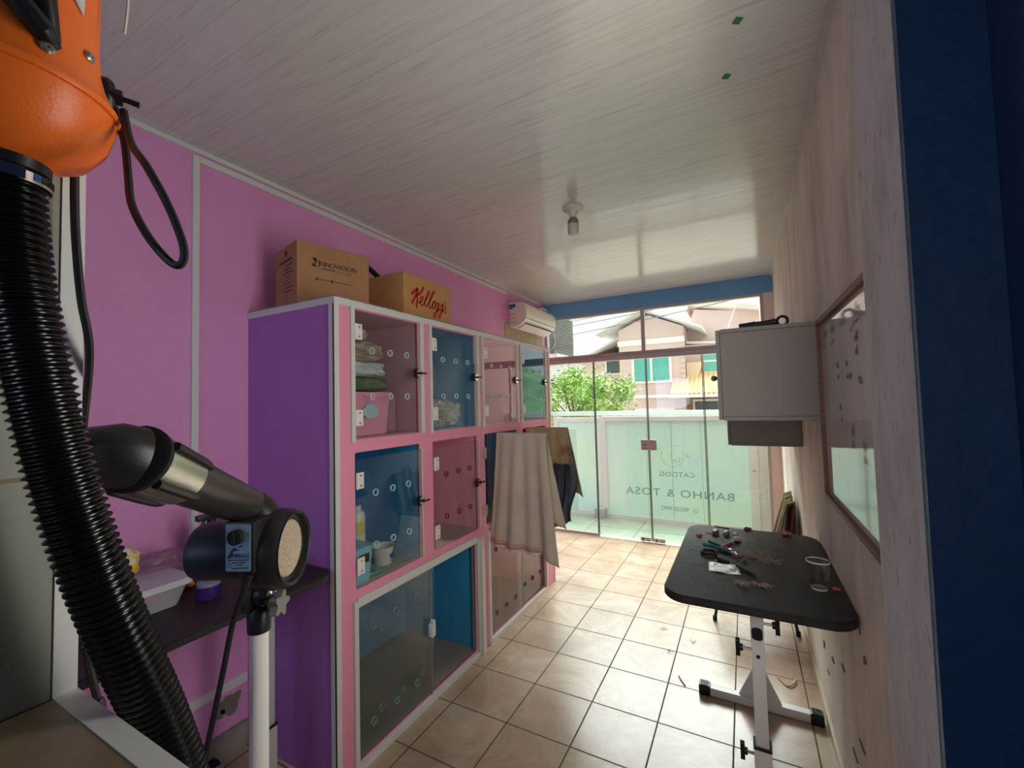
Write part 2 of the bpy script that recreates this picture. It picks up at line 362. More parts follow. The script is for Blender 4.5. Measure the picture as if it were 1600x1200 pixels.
# rear wall (behind the camera) with two openings added to let light in
b = MB()
b.box(LW, .4, -2.3, -2.2, 0, 1.3); b.box(LW, .4, -2.3, -2.2, 2.1, H); b.box(LW, -2.09, -2.3, -2.2, 1.3, 2.1); b.box(-1.25, -.60, -2.3, -2.2, 1.3, 2.1); b.box(-.05, .4, -2.3, -2.2, 1.3, 2.1)
struct(b.build('wall_rear', mat('rear_wall_paint', (240, 238, 234), .8)))
# far beam in blue, right return pilaster
b = MB(); b.box(LW, RW, D-.04, D+.1, 2.600, H); struct(b.build('wall_front', mat('blue_beam_paint', (104, 166, 214), .6, rgb2=(98, 158, 206), nscale=4)))
b = MB(); b.prism([(.205, 0), (RW, 0), (RW, 2.66), (.255, 2.64), (.205, 2.60)], 0, .10, frame((0, D-.02, 0), (1, 0, 0), (0, 0, 1)))
b.bm.transform(Matrix.Translation((0, .1, 0)))
struct(b.build('wall_front', mat('return_plaster', (238, 222, 214), .8, rgb2=(230, 212, 204), nscale=5)))
# blue partition beside the camera: unpainted white jamb face, blue room face
JW = dirty_wall_mat('rough_jamb_plaster', (214, 212, 206), (204, 202, 196), (172, 168, 164), (.5, .75), (2, 2, .7), 6, fleck=((178, 174, 170), 110, .64))
b = MB(); b.box(.15, RW+.15, .568, .741, 0, H); struct(b.build('wall_partition', JW))
BLUED = mat('dark_blue_wall_paint', (16, 58, 96), .5, rgb2=(14, 52, 88), nscale=3, bump=.12, bscale=50)
b = MB(); b.box(.151, .4, .556, .568, 0, H); b.box(.215, .4, -2.3, .558, 0, H); struct(b.build('wall_right', BLUED))
# wash booth left wall and tiled ledge, with white metal edge profile
GT = tile_mat('grey_wall_tile', .6, (0, .02, 1.497), (128, 116, 92), (132, 134, 122), (148, 148, 136), (166, 164, 150), .4, .006, 2.2)
# the tile pattern is laid on x,y; swap for the vertical wall
for n_ in GT.node_tree.nodes:
    if n_.type == 'TEX_BRICK': brick = n_
    if n_.type == 'VECT_MATH': vm = n_
sp_ = GT.node_tree.nodes.new('ShaderNodeSeparateXYZ'); cb_ = GT.node_tree.nodes.new('ShaderNodeCombineXYZ')
GT.node_tree.links.new(vm.outputs[0], sp_.inputs[0]); GT.node_tree.links.new(sp_.outputs['Y'], cb_.inputs['X']); GT.node_tree.links.new(sp_.outputs['Z'], cb_.inputs['Y']); GT.node_tree.links.new(cb_.outputs[0], brick.inputs['Vector'])
b = MB(); b.box(-.885, -.787, -.45, .232, 0, H); struct(b.build('wall_left', GT))
b = MB(); b.box(-.787, -.785, -.25, .205, 1.218, H); struct(b.build('trim_2', GT))
LT = tile_mat('brown_ledge_tile', .33, (-.785-.33, .066-.33, 0), (70, 58, 44), (122, 104, 82), (138, 118, 94), (154, 134, 108), .45, .006, 5)
b = MB(); b.box(-.787, -.25, -1.2, .213, 0, 1.217); struct(b.build('wall_left', LT))
b = MB(); b.box(-.80, -.7853, .213, .236, 1.2178, H); b.bm.transform(Matrix.Translation((.0008, 0, 0)))
struct(b.build('trim_3', TRIMW))
b = MB(); b.box(-.80, -.25, .213, .236, 1.19, 1.2186); struct(b.build('trim_4', TRIMW))

# ceiling edge trims and wall raceways
b = MB(); b.box(LW, LW+.014, -.5, 4.75, H-.022, H-.0005); struct(b.build('trim_5', TRIMW))
b = MB(); b.box(RW-.018, RW, .75, D-.04, H-.018, H-.0005); struct(b.build('trim_6', mat('grey_trim', (190, 188, 184), .5)))
b = MB(); b.box(LW, LW+.016, 1.0, 1.027, .93, 2.735); struct(b.build('trim_7', TRIMW))
b = MB(); b.box(LW, LW+.016, 1.0275, 3.92, 2.708, 2.735); struct(b.build('trim_8', TRIMW))
b = MB(); b.box(LW, LW+.012, .3, C0-.01, .285, .325); struct(b.build('trim_9', TRIMW))
b = MB(); b.box(LW, LW+.02, .3, C0-.01, 0, .11); struct(b.build('baseboard_left', mat('dirty_skirting', (150, 142, 132), .8, rgb2=(120, 112, 104), nscale=8)))
b = MB(); b.box(RW-.012, RW, .75, D-.05, 0, .05); struct(b.build('baseboard_right', mat('tile_skirting', (186, 174, 150), .5)))
# bare cement repair under the air conditioner and peeled patches low on the pink wall
def patch(name, pts, material, x=LW+.003, parent=None):
    b = MB(); b.add(plate([pts], .004, frame((x, 0, 0), (0, 1, 0), (0, 0, 1)))); return b.build(name, material, parent, smooth=False)
CEM = mat('bare_cement', (176, 164, 142), .95, rgb2=(158, 146, 124), nscale=14, bump=.3, bscale=80)
patch('cement_patch', [(3.87, 2.26), (4.4, 2.255), (4.82, 2.265), (4.825, 2.42), (3.9, 2.42), (3.868, 2.36)], CEM, parent=WALL_L)
def blobpts(cy, cz, ry, rz, n=22, amp=.3, seed=0):
    out = []
    for k in range(n):
        a = 2*math.pi*k/n; f = 1+amp*(noise.noise(Vector((math.cos(a)*1.7+seed, math.sin(a)*1.7, seed)))*1.8)
        out.append((cy+ry*f*math.cos(a), cz+rz*f*math.sin(a)))
    return out
PEEL = mat('peeled_render', (126, 116, 106), .95, rgb2=(108, 100, 90), nscale=20)
for i, (cy, cz, ry, rz) in enumerate([(.93, .15, .12, .05), (1.17, .22, .05, .045), (1.12, .2, .03, .02), (1.0, .235, .02, .008)]):
    patch('peeled_patch', blobpts(cy, cz, ry, rz, seed=i*3.1), PEEL, LW+.002, WALL_L)
SCUFF = mat('dark_scuff', (128, 122, 114), .9)
for i, (cy, cz, ry, rz) in enumerate([(2.35, .42, .03, .006), (2.1, .52, .03, .006), (1.95, .30, .03, .005), (2.6, .36, .015, .015), (1.82, .42, .03, .005), (2.9, .33, .008, .03), (1.75, .84, .006, .03), (1.70, .76, .010, .012), (2.5, .28, .02, .004)]):
    patch('scuff_mark', blobpts(cy, cz, ry, rz, 16, .6, i*2.3), SCUFF, RW-.0025, WALL_R)

# ------------------------------------------------------------ shopfront: aluminium frame and glass
b = MB()
b.box(LW, .205, D-.03, D+.03, 2.572, 2.600)              # head
b.box(LW, .205, D-.035, D+.035, 2.083, 2.118); b.box(LW, .205, D-.045, D+.035, 2.030, 2.080)   # transom, two rails
b.box(LW, LW+.03, D-.03, D+.03, 0, 2.572); b.box(.178, .205, D-.03, D+.03, 0, 2.572)
b.box(-.985, -.945, D-.03, D+.03, 2.118, 2.572)
b.box(LW+.03, -1.545, D-.02, D+.02, .004, .030)
struct(b.build('window_frame', ALU, smooth=False))
b = MB(); b.box(LW+.03, -.985, D-.004, D+.004, 2.118, 2.572); struct(b.build('window_1', GLASS, smooth=False))
b = MB(); b.box(-.945, .178, D-.004, D+.004, 2.118, 2.572); struct(b.build('window_2', GLASS, smooth=False))
EDGE = mat('glass_edge_seal', (84, 96, 88), .4)
ds = [(LW+.03, -1.560, .032), (-1.548, -.958, .012), (-.946, -.378, .012), (-.366, .178, .012)]
for i, (x0, x1, z0) in enumerate(ds):
    b = MB(); b.box(x0, x1, D-.005, D+.005, z0, 2.028); dd = struct(b.build('door_%d' % (i+1), GLASS, smooth=False))
    b = MB()
    for xx in ([x1] if i == 0 else [x0, x1] if i < 3 else [x0]):
        b.box(xx-.004, xx+.004, D-.007, D+.007, z0, 2.028)
    b.build('edge_seal', EDGE, dd, smooth=False)
def patchlock(x0, x1, z0, z1, y, nm, parent):
    b = MB(); b.add(plate([rrect(x0, (x0+x1)/2-.001, z0, z1, .010)], .018, frame((0, y, 0), (1, 0, 0), (0, 0, 1))))
    b.add(plate([rrect((x0+x1)/2+.001, x1, z0, z1, .010)], .018, frame((0, y, 0), (1, 0, 0), (0, 0, 1))))
    L = b.build(nm, STEEL, parent)
    q = MB()
    for fx in (.28, .72):
        for fz in (.15, .85): q.cyl((x0+(x1-x0)*fx, y-.012, z0+(z1-z0)*fz), (x0+(x1-x0)*fx, y-.008, z0+(z1-z0)*fz), .005, n=10)
    q.cyl((x0+(x1-x0)*.25, y-.014, z0+(z1-z0)*.52), (x0+(x1-x0)*.25, y-.008, z0+(z1-z0)*.52), .008, n=12)
    q.split('screw', mat('dark_screw', (60, 56, 54), .4, .6), L)
d2 = bpy.data.objects['door_2']; d3 = bpy.data.objects['door_3']
patchlock(-1.035, -.868, 1.012, 1.125, D-.015, 'door_lock', d3)
patchlock(-1.075, -.965, .014, .055, D-.02, 'door_patch_fitting', d2)
patchlock(-.935, -.815, .014, .055, D-.02, 'door_patch_fitting', d3)

# ------------------------------------------------------------ kennel cabinet
cab = thing('kennel_cabinet', (CF-.3, C0, 0), 'tall pink kennel cabinet with glass doors along the pink wall', 'cabinet')
TH = .018
cols = [(1.362, 1.800), (1.905, 2.358), (2.450, 2.918), (3.010, 3.456)]
rT = (1.430, 2.015); rM = (.770, 1.370); rB = (.030, .700); bot = [(1.362, 2.312), (2.470, 3.362)]
# front panel with all openings cut out
outl = [(C0, 0), (C0, CH), (C1, CH), (C1, 0)]
holes = [rrect(a, c, z0, z1, .008, 2) for a, c in cols for z0, z1 in (rT, rM)] + [[(a, z0) for a, z0 in ()] for _ in ()]
holes += [[(a, rB[0]), (c, rB[0]), (c, rB[1]), (a, rB[1])] for a, c in bot]
FP = frame((CF-TH/2, 0, 0), (0, 1, 0), (0, 0, 1))
b = MB(); b.add(plate([outl]+holes, TH, FP)); b.build('front_panel', PINK, cab, smooth=False)
b = MB(); b.box(LW+.001, CF-TH, C0, C0+TH, 0, CH); b.build('side_panel', mat('pink_panel_blue_light', (172, 112, 186), .5, rgb2=(166, 104, 180), nscale=1.5), cab, smooth=False)  # blue rear light on pink paint, put into the panel colour as purple
b = MB(); b.box(LW+.001, CF-TH, C1-TH, C1, 0, CH); b.build('side_panel', PINK, cab, smooth=False)
b = MB(); b.box(LW+.001, CF-TH, C0+TH, C1-TH, CH-TH, CH); b.build('top_panel', PINK, cab, smooth=False)
PINKIN = mat('kennel_pink_lining', (238, 166, 188), .5); MAUVE = mat('kennel_mauve_lining', (208, 164, 178), .5)
BLUEIN = mat('kennel_blue_lining', (62, 152, 198), .45); MAG = mat('kennel_magenta_lining', (168, 44, 118), .5)
def lining(y0, y1, z0, z1, material, depth=.5, floor_m=None):
    """open-fronted five-sided liner of one compartment"""
    b = MB(); x1 = CF-TH-.0005; x0 = x1-depth; t = .008; y0 -= .012; y1 += .012; z0 -= .004; z1 += .008
    b.box(x0, x0+t, y0, y1, z0, z1); b.box(x0+t, x1, y0, y0+t, z0, z1); b.box(x0+t, x1, y1-t, y1, z0, z1)
    b.box(x0+t, x1, y0+t, y1-t, z1-t, z1)
    if floor_m is None: b.box(x0+t, x1, y0+t, y1-t, z0, z0+t)
    o = b.build('compartment_lining', material, cab, smooth=False)
    if floor_m is not None:
        b = MB(); b.box(x0+t, x1, y0+t, y1-t, z0, z0+t); b.build('compartment_floor', floor_m, cab, smooth=False)
for (a, c), mt in zip(cols, (MAUVE, BLUEIN, PINKIN, BLUEIN)): lining(a, c, *rT, mt)
for (a, c), mt in zip(cols, (BLUEIN, PINKIN, BLUEIN, MAG)): lining(a, c, *rM, mt, floor_m=mat('kennel_grey_floor', (170, 168, 160), .35))
lining(*bot[0], *rB, BLUEIN, .58, floor_m=mat('kennel_tile_floor', (150, 136, 122), .3)); lining(*bot[1], *rB, PINKIN, .58, floor_m=mat('kennel_tile_floor', (150, 136, 122), .3))
# white edge profiles
b = MB(); b.box(CF, CF+.004, C0-.003, C1, CH-.032, CH+.003); b.box(LW+.002, CF+.004, C0-.004, C0, CH-.032, CH+.003)
b.box(LW+.002, CF+.004, C0-.004, C0+.02, CH, CH+.004); b.box(CF-.02, CF+.004, C0, C1, CH, CH+.004)
b.build('top_edge_profile', TRIMW, cab, smooth=False)
b = MB(); b.box(CF, CF+.004, C0-.004, C0+.026, 0, CH-.032); b.box(CF-.026, CF+.004, C0-.004, C0, 0, CH-.032); b.build('corner_edge_profile', TRIMW, cab, smooth=False)
b = MB(); b.box(CF, CF+.004, C1-.018, C1, 0, CH-.032); b.build('corner_edge_profile', TRIMW, cab, smooth=False)
# bottom sliding-door frames
for k, (a, c) in enumerate(bot):
    b = MB()
    b.box(CF, CF+.016, a-.022, a, 0, .725); b.box(CF, CF+.016, c, c+.026, 0, .725)
    b.box(CF, CF+.014, a, c, rB[1]-.004, .735); b.box(CF-.03, CF+.018, a, c, 0, .028)
    if k == 0: b.box(CF, CF+.030, c+.026, c+.062, 0, .725)
    b.build('sliding_frame', TRIMW, cab, smooth=False)
RING = mat('hole_rim', (196, 226, 220), .25); WH = mat('white_hinge', (226, 224, 214), .45)
DARKH = mat('hole_dark_rim', (52, 62, 60), .4)
def glass_panel(y0, y1, z0, z1, x, rows, ncol, parent, name='glass_door', r=.014, rimmat=RING, yoff=0, span=None):
    hs = []
    ya, yb = span or (y0+.18*(y1-y0)+.03, y1-.18*(y1-y0))
    for zc in rows:
        for i in range(ncol): hs.append((ya+(yb-ya)*i/(ncol-1), zc))
    M_ = frame((x, 0, 0), (0, 1, 0), (0, 0, 1))
    b = MB(); b.add(plate([[(y0, z0), (y1, z0), (y1, z1), (y0, z1)]]+[circ(h[0], h[1], r) for h in hs], .006, M_))
    g = b.build(name, GLASSD, parent, smooth=False)
    for h in hs:
        b = MB(); b.lathe((x-.0035, h[0], h[1]), [(r-.001, 0), (r+.0018, 0), (r+.0018, .0085), (r-.001, .0085), (r-.001, 0)], (1, 0, 0), 20)
        b.build('hole_rim', rimmat, g)
    return g
def hinge(g, y, z, x=CF+.004):
    b = MB(); b.box(x, x+.006, y-.016, y+.026, z-.036, z+.036, bev=.002); b.cyl((x+.006, y-.012, z-.036), (x+.006, y-.012, z+.036), .005, n=10)
    h = b.build('hinge', WH, g)
    b = MB()
    for dz in (-.022, .022): b.cyl((x+.006, y+.008, z+dz), (x+.008, y+.008, z+dz), .0055, n=10)
    b.split('screw', mat('grey_screw', (170, 168, 160), .3, .4), h)
def latch(g, y, z, x=CF+.006):
    b = MB(); b.add(plate([rrect(y-.034, y+.004, z-.026, z+.026, .016)], .008, frame((x, 0, 0), (0, 1, 0), (0, 0, 1)))); L = b.build('latch', BLACKP, g)
    b = MB(); b.add(plate([rrect(y-.024, y+.010, z-.022, z+.022, .012)], .008, frame((x+.006, 0, 0), (0, 1, 0), (0, 0, 1)))); b.build('latch_plate', CHROME, L)
    b = MB(); b.cyl((x+.01, y-.008, z), (x+.026, y-.008, z), .006, n=12); b.box(x+.018, x+.024, y-.010, y+.038, z-.005, z+.005, bev=.002); b.build('latch_bolt', mat('dark_chrome', (70, 68, 66), .25, .9), L)
for j, (a, c) in enumerate(cols):
    z0, z1 = rT
    g = glass_panel(a-.004, c-.008, z0-.002, z1+.004, CF+.005, (1.835, 1.622), 3, cab, span=(a+.10, c-.10))
    hinge(g, a+.012, 1.915, CF+.008); hinge(g, a+.012, 1.525, CF+.008); latch(g, c-.012, 1.745, CF+.012)
    b = MB(); b.box(CF, CF+.013, a-.024, a-.003, z0-.012, z1+.01); b.box(CF, CF+.013, c+.002, c+.030, z0-.004, z1+.006)
    b.split('door_jamb_profile', TRIMW, cab, smooth=False)
for j in (0, 1):
    a, c = cols[j]; z0, z1 = rM
    g = glass_panel(a+.001, c-.001, z0+.004, z1-.03, CF+.004, (1.175, .935), 3, cab, span=(a+.115, c-.1), rimmat=(RING if j == 0 else mat('maroon_rim', (110, 52, 66), .4)))
    hinge(g, a+.014, 1.245, CF+.007); hinge(g, a+.014, .87, CF+.007); latch(g, c-.002, 1.07, CF+.010)
    b = MB(); b.box(CF, CF+.010, c+.0005, c+.008, z0+.004, z1-.03); b.build('door_jamb_profile', TRIMW, cab, smooth=False)
# the two doors standing open square to the front
for j in (2, 3):
    a, c = cols[j]; z0, z1 = rM; y = a+.004
    b = MB(); b.box(CF+.012, CF+.012+(c-a)-.02, y-.003, y+.003, z0+.004, z1-.004); g = b.build('glass_door', GLASSD, cab, smooth=False)
    for zc in (1.245, .87):
        b = MB(); b.box(CF+.001, CF+.005, a-.03, a+.012, zc-.036, zc+.036); b.cyl((CF+.006, a+.002, zc-.036), (CF+.006, a+.002, zc+.036), .005, n=10); b.build('hinge', STEEL, g)
# sliding bottom panes
for k, (a, c) in enumerate(bot):
    mid = (a+c)/2; rm = mat('green_rim', (120, 160, 148), .25) if k == 0 else mat('maroon_rim', (110, 52, 66), .4)
    g = glass_panel(a, mid+.03, .028, .698, CF-.006, (.575, .15), 3, cab, 'sliding_glass_pane', .015, rm, span=(a+.10, mid-.08))
    if k == 0: g2 = glass_panel(a+.035, mid+.075, .028, .698, CF-.018, (.53, .17), 3, cab, 'sliding_glass_pane', .015, rm, span=(a+.16, mid-.03))
    else: g2 = glass_panel(mid-.01, c, .028, .698, CF-.018, (.53, .17), 3, cab, 'sliding_glass_pane', .015, DARKH, span=(mid+.1, c-.07))
    b = MB(); b.box(CF-.002, CF+.001, mid+.026, mid+.034, .028, .698); b.build('pane_edge', mat('pane_edge_green', (110, 128, 116), .3), g)
    if k == 0:
        b = MB(); b.add(plate([rrect(mid+.008, mid+.042, .335, .405, .008)], .02, frame((CF+.010, 0, 0), (0, 1, 0), (0, 0, 1)))); b.add(plate([rrect(mid+.016, mid+.034, .35, .425, .006)], .02, frame((CF+.016, 0, 0), (0, 1, 0), (0, 0, 1)))); b.build('pane_handle', WHITE, g)
    b = MB(); b.box(CF-.024, CF-.012, c-.016, c-.008, .03, .70); b.build('pane_edge', mat('pane_edge_green', (110, 128, 116), .3), g2)

# ------------------------------------------------------------ cloth and soft shapes
def sheet(name, P, nu, nv, material, parent=None, solid=.004):
    b = MB(); V = [[b.bm.verts.new(P(i/nu, j/nv)) for j in range(nv+1)] for i in range(nu+1)]
    for i in range(nu):
        for j in range(nv): b.bm.faces.new((V[i][j], V[i+1][j], V[i+1][j+1], V[i][j+1]))
    return b.build(name, material, parent, solid=solid)
def lump(c, dims, amp=.12, freq=6, seed=0, n=4, power=3.):
    """soft superellipsoid with folds"""
    b = bmesh.new(); bmesh.ops.create_icosphere(b, subdivisions=n, radius=1)
    for v in b.verts:
        d_ = v.co.copy(); s = (abs(d_.x)**power+abs(d_.y)**power+abs(d_.z)**power)**(-1/power)
        q = d_*s; k = 1+amp*noise.fractal(Vector((q.x*freq*.3+seed, q.y*freq*.3, q.z*freq)), .8, 2., 3)
        v.co = Vector((c[0]+q.x*dims[0]/2*k, c[1]+q.y*dims[1]/2*k, c[2]+q.z*dims[2]/2*k))
    return b
def lump_obj(name, c, dims, material, label, cat, amp=.12, freq=6, seed=0, group=None, power=3., n=4):
    b = MB(); b.add(lump(c, dims, amp, freq, seed, n, power)); o = b.build(name, material); return tag(o, label, cat, group)
TW1 = mat('taupe_towel', (206, 190, 168), .95, rgb2=(194, 178, 158), nscale=5, bump=.35, bscale=320, sheen=.3)
def towel_drape(name, y, xl, xr, ztop, lenA, lenB, flareL, flareR, label, material, seed=0, nfold=5, tail=.0):
    """towel over the top edge of an open glass door: front fall, over the edge, rear fall"""
    def P(u, v):
        # v 0..0.55 front fall (bottom to top), .55-.6 over, .6..1 rear fall (top to bottom)
        if v < .55:
            f = 1-v/.55; side = -1; L = lenA(u)
        else:
            f = max(0., (v-.6)/.4); side = 1; L = lenB(u)
        x = xl+(xr-xl)*u + (flareL*(1-u)+flareR*u)*f**1.1
        if side == 1: x += .03*f*u
        amp = .004+.020*f
        fold = amp*(math.sin(u*math.pi*2*nfold+seed+f*1.2)*.6+math.sin(u*math.pi*2*nfold*.43+seed*2)*.6)
        off = .012+.018*f
        yy = y+side*off+fold if not (.55 <= v < .6) else y+(-1+2*(v-.55)/.05)*.012
        z = ztop-L*f if not (.55 <= v < .6) else ztop+.006*math.sin((v-.55)/.05*math.pi)
        z += .006*math.sin(u*9+seed)*(f > .9)
        return Vector((x, yy, z))
    o = sheet(name, P, 60, 80, material, solid=.005); return tag(o, label, 'towel')
t1 = towel_drape('towel', 2.454, -1.440, -1.092, 1.374, lambda u: .70+.035*u+(.06*max(0, (u-.72)/.28)), lambda u: .30+.28*u, -.065, .075,
                 'long taupe towel with pink hem hung over the open kennel door nearer the camera', TW1, .4, 4)
# pink hem band low on the front fall
b = MB()
HEMM = mat('pink_hem', (196, 150, 132), .9, bump=.3, bscale=300); FR = mat('white_fringe', (214, 204, 196), .95)
def hemP(u, v):
    f = 1-.045*(1-v); u2_ = u*.74; L = .70+.035*u2_
    x = -1.440+(.348)*u2_+(-.065*(1-u2_)+.075*u2_)*f**1.1
    fold = (.004+.020*f)*(math.sin(u2_*math.pi*8+.4+f*1.2)*.6+math.sin(u2_*math.pi*8*.43+.8)*.6)
    return Vector((x, 2.454-.012-.018*f+fold-.005, 1.374-L*f-.002))
def fringeP(u, v):
    q = hemP(u, 1); q.z -= .016*v*(.7+.5*abs(math.sin(u*70))); q.y += .003; return q
sheet('hem', hemP, 50, 2, HEMM, t1, .003); sheet('fringe', fringeP, 120, 1, FR, t1, .001)
TW2 = mat('stained_brown_towel', (186, 160, 124), .95, rgb2=(62, 56, 60), nscale=5.5, contrast=(.50, .66), bump=.35, bscale=260, sheen=.3)
t2 = towel_drape('towel', 3.014, -1.500, -1.165, 1.374, lambda u: .40+.05*u, lambda u: .30+.2*u, -.01, .06,
                 'brown stained towel hung over the open kennel door nearer the shopfront', TW2, 2.1, 4)
NV = mat('navy_cloth', (46, 52, 70), .95, rgb2=(70, 76, 94), nscale=9, bump=.4, bscale=240, sheen=.4)
def navyP(u, v):
    x = -1.255+.155*u + .02*v*math.sin(5*v) + (u-.5)*.03*math.sin(v*6); z = 1.12-.43*v-.03*math.sin(u*4+.5)*v
    y = 2.945 + .022*math.sin(u*13+v*4) + .016*math.sin(u*27+v*2) - .02*math.sin(v*math.pi)
    return Vector((x, y, z))
o = sheet('towel', navyP, 40, 50, NV); tag(o, 'crumpled navy cloth hanging against the brown stained towel', 'cloth')
OL = mat('olive_towel', (150, 136, 80), .95, rgb2=(112, 100, 58), nscale=14, bump=.4, bscale=220, sheen=.3)

# ------------------------------------------------------------ contents of the kennels
T1F = rT[0]+.006
b = MB(); binroot = thing('storage_bin', (-1.68, 1.52, T1F), 'pink plastic bin with a blue cloud sticker in the top kennel', 'bin')
PB = mat('pink_bin_plastic', (226, 150, 172), .35)
def frustum(b, c, wx, wy, z0, z1, grow=.0, r=.02):
    lo = rrect(-wx/2, wx/2, -wy/2, wy/2, r); hi = rrect(-wx/2-grow, wx/2+grow, -wy/2-grow, wy/2+grow, r)
    A = [b.bm.verts.new((c[0]+x, c[1]+y, z0)) for x, y in lo]; B = [b.bm.verts.new((c[0]+x, c[1]+y, z1)) for x, y in hi]; n = len(A)
    for k in range(n): b.bm.faces.new((A[k], A[(k+1) % n], B[(k+1) % n], B[k]))
    b.bm.faces.new(A[::-1]); b.bm.faces.new(B)
b = MB(); frustum(b, (-1.695, 1.508), .2, .235, T1F, T1F+.185, .012); b.build('body', PB, binroot)
b = MB(); frustum(b, (-1.695, 1.508), .235, .272, T1F+.185, T1F+.208, .003); b.build('rim', PB, binroot)
b = MB()
cloud = []
for k in range(40):
    a = 2*math.pi*k/40; rr = 1+.12*abs(math.sin(a*4)); cloud.append((1.495+.045*rr*math.cos(a), T1F+.115+.032*rr*math.sin(a)))
b.add(plate([cloud], .001, frame((-1.5755, 0, 0), (0, 1, 0), (0, 0, 1)))); cl = b.build('sticker', mat('sticker_blue', (170, 200, 206), .6), binroot)
FAB = [((190, 176, 160), (150, 134, 118)), ((212, 216, 212), (170, 180, 176)), ((96, 116, 84), (70, 90, 66)), ((196, 184, 168), (120, 104, 90))]
fm = [mat('folded_fabric_%d' % i, a, .95, rgb2=bb, nscale=7, stretch=(1, 1, 3), bump=.3, bscale=150) for i, (a, bb) in enumerate(FAB)]
z = T1F+.210
lump_obj('folded_towel', (-1.69, 1.50, z+.036), (.26, .27, .072), fm[2], 'dark green folded towel lying on the pink bin', 'towel', .08, 5, 1, 'folded towels in the top kennel', 4)
lump_obj('folded_towel', (-1.69, 1.49, z+.110), (.25, .26, .08), fm[1], 'white folded towel between the green and the beige towel', 'towel', .14, 7, 4, 'folded towels in the top kennel', 3.5)
lump_obj('folded_towel', (-1.69, 1.48, z+.195), (.25, .27, .10), fm[0], 'beige striped towel on the white folded towel', 'towel', .16, 8, 8, 'folded towels in the top kennel', 3)
lump_obj('folded_towel', (-1.70, 1.45, z+.275), (.20, .17, .08), fm[3], 'small pale towel topmost in the kennel stack', 'towel', .15, 8, 12, 'folded towels in the top kennel', 3)
b = MB(); b.box(-1.72, -1.70, 1.665, 1.790, T1F, T1F+.19); tag(b.build('board', mat('mauve_board', (176, 132, 150), .5), smooth=False), 'mauve board leaning upright beside the pink bin', 'board')
BAG = mat('clear_bag_plastic', (176, 184, 178), .12, rgb2=(120, 128, 124), nscale=9, contrast=(.3, .7), bump=.6, bscale=30, coat=.6)
DK = mat('dark_mauve_cloth', (88, 76, 100), .95, rgb2=(120, 96, 110), nscale=8)
T2F = rT[0]+.006
lump_obj('plastic_bag', (-1.66, 2.15, T2F+.085), (.16, .30, .17), BAG, 'crumpled clear plastic bag in the blue top kennel', 'bag', .28, 7, 3, 'plastic bags in the blue kennel', 2.2)
lump_obj('plastic_bag', (-1.625, 1.975, T2F+.085), (.12, .12, .17), BAG, 'small clear plastic bag pressed into the kennel corner by the hinge', 'bag', .28, 7, 9, 'plastic bags in the blue kennel', 2.2)
lump_obj('clothes_bundle', (-1.78, 2.07, T2F+.14), (.16, .30, .28), DK, 'dark mauve bundle of clothes behind the clear bags', 'clothes', .22, 5, 5, None, 2.2)
lump_obj('folded_towel', (-1.635, 1.965, T2F+.30), (.12, .13, .24), mat('grey_blue_cloth', (96, 104, 120), .95, rgb2=(180, 186, 190), nscale=9, contrast=(.55, .7)), 'grey blue cloth stuffed above the small clear bag', 'cloth', .2, 5, 15, None, 2.2)
b = MB(); b.box(CF-.50, CF-.03, 2.455, 2.915, 1.610, 1.614); b.build('shelf_rail', mat('maroon_rim', (110, 52, 66), .4), cab, smooth=False)
M1F = rM[0]+.0045
bas = thing('basket', (-1.64, 1.42, M1F), 'small light blue plastic basket in the blue middle kennel', 'basket')
b = MB(); frustum(b, (-1.625, 1.425), .12, .09, M1F, M1F+.15, .012, .012); b.build('body', mat('light_blue_plastic', (120, 192, 214), .35), bas)
b = MB(); frustum(b, (-1.625, 1.425), .15, .122, M1F+.15, M1F+.162, .002, .012); b.build('rim', mat('light_blue_plastic', (120, 192, 214), .35), bas)
b = MB(); b.box(-1.5535, -1.552, 1.395, 1.455, M1F+.09, M1F+.13); b.build('slot', BLACKM, bas)
bot_ = thing('bottle', (-1.72, 1.535, M1F), 'tall white bottle with a yellow band in the blue middle kennel', 'bottle')
b = MB(); b.lathe((-1.72, 1.535, M1F), [(.001, 0), (.036, 0), (.038, .01), (.038, .26), (.03, .28), (.02, .285), (.02, .31), (.001, .31)]); b.build('body', mat('cloudy_white_plastic', (206, 210, 200), .3), bot_)
b = MB(); b.lathe((-1.72, 1.535, M1F), [(.0385, .17), (.0388, .17), (.0388, .235), (.0385, .235)]); b.build('label_band', mat('yellow_band', (206, 190, 110), .5), bot_)
cup = thing('cup', (-1.63, 1.645, M1F), 'white cup with a blue mark beside the white bottle', 'cup')
b = MB(); b.lathe((-1.66, 1.645, M1F), [(.001, 0), (.042, 0), (.056, .088), (.060, .09), (.053, .088), (.040, .004), (.001, .004)]); b.build('body', mat('cup_white', (206, 206, 196), .4), cup)
b = MB(); b.lathe((-1.614, 1.66, M1F+.047), [(.001, .002), (.018, .002), (.018, 0)], (1, .2, 0), 16); b.build('mark', mat('mark_blue', (30, 90, 170), .4), cup)
b = MB(); b.tube([(-1.60, 1.46, M1F+.01), (-1.575, 1.52, M1F+.012), (-1.58, 1.585, M1F+.011)], .009, 8); b.tube([(-1.575, 1.50, M1F+.012), (-1.62, 1.56, M1F+.02)], .005, 8)
tag(b.build('brush', mat('teal_plastic', (40, 150, 140), .4)), 'teal brush lying between the basket and the cup', 'brush')

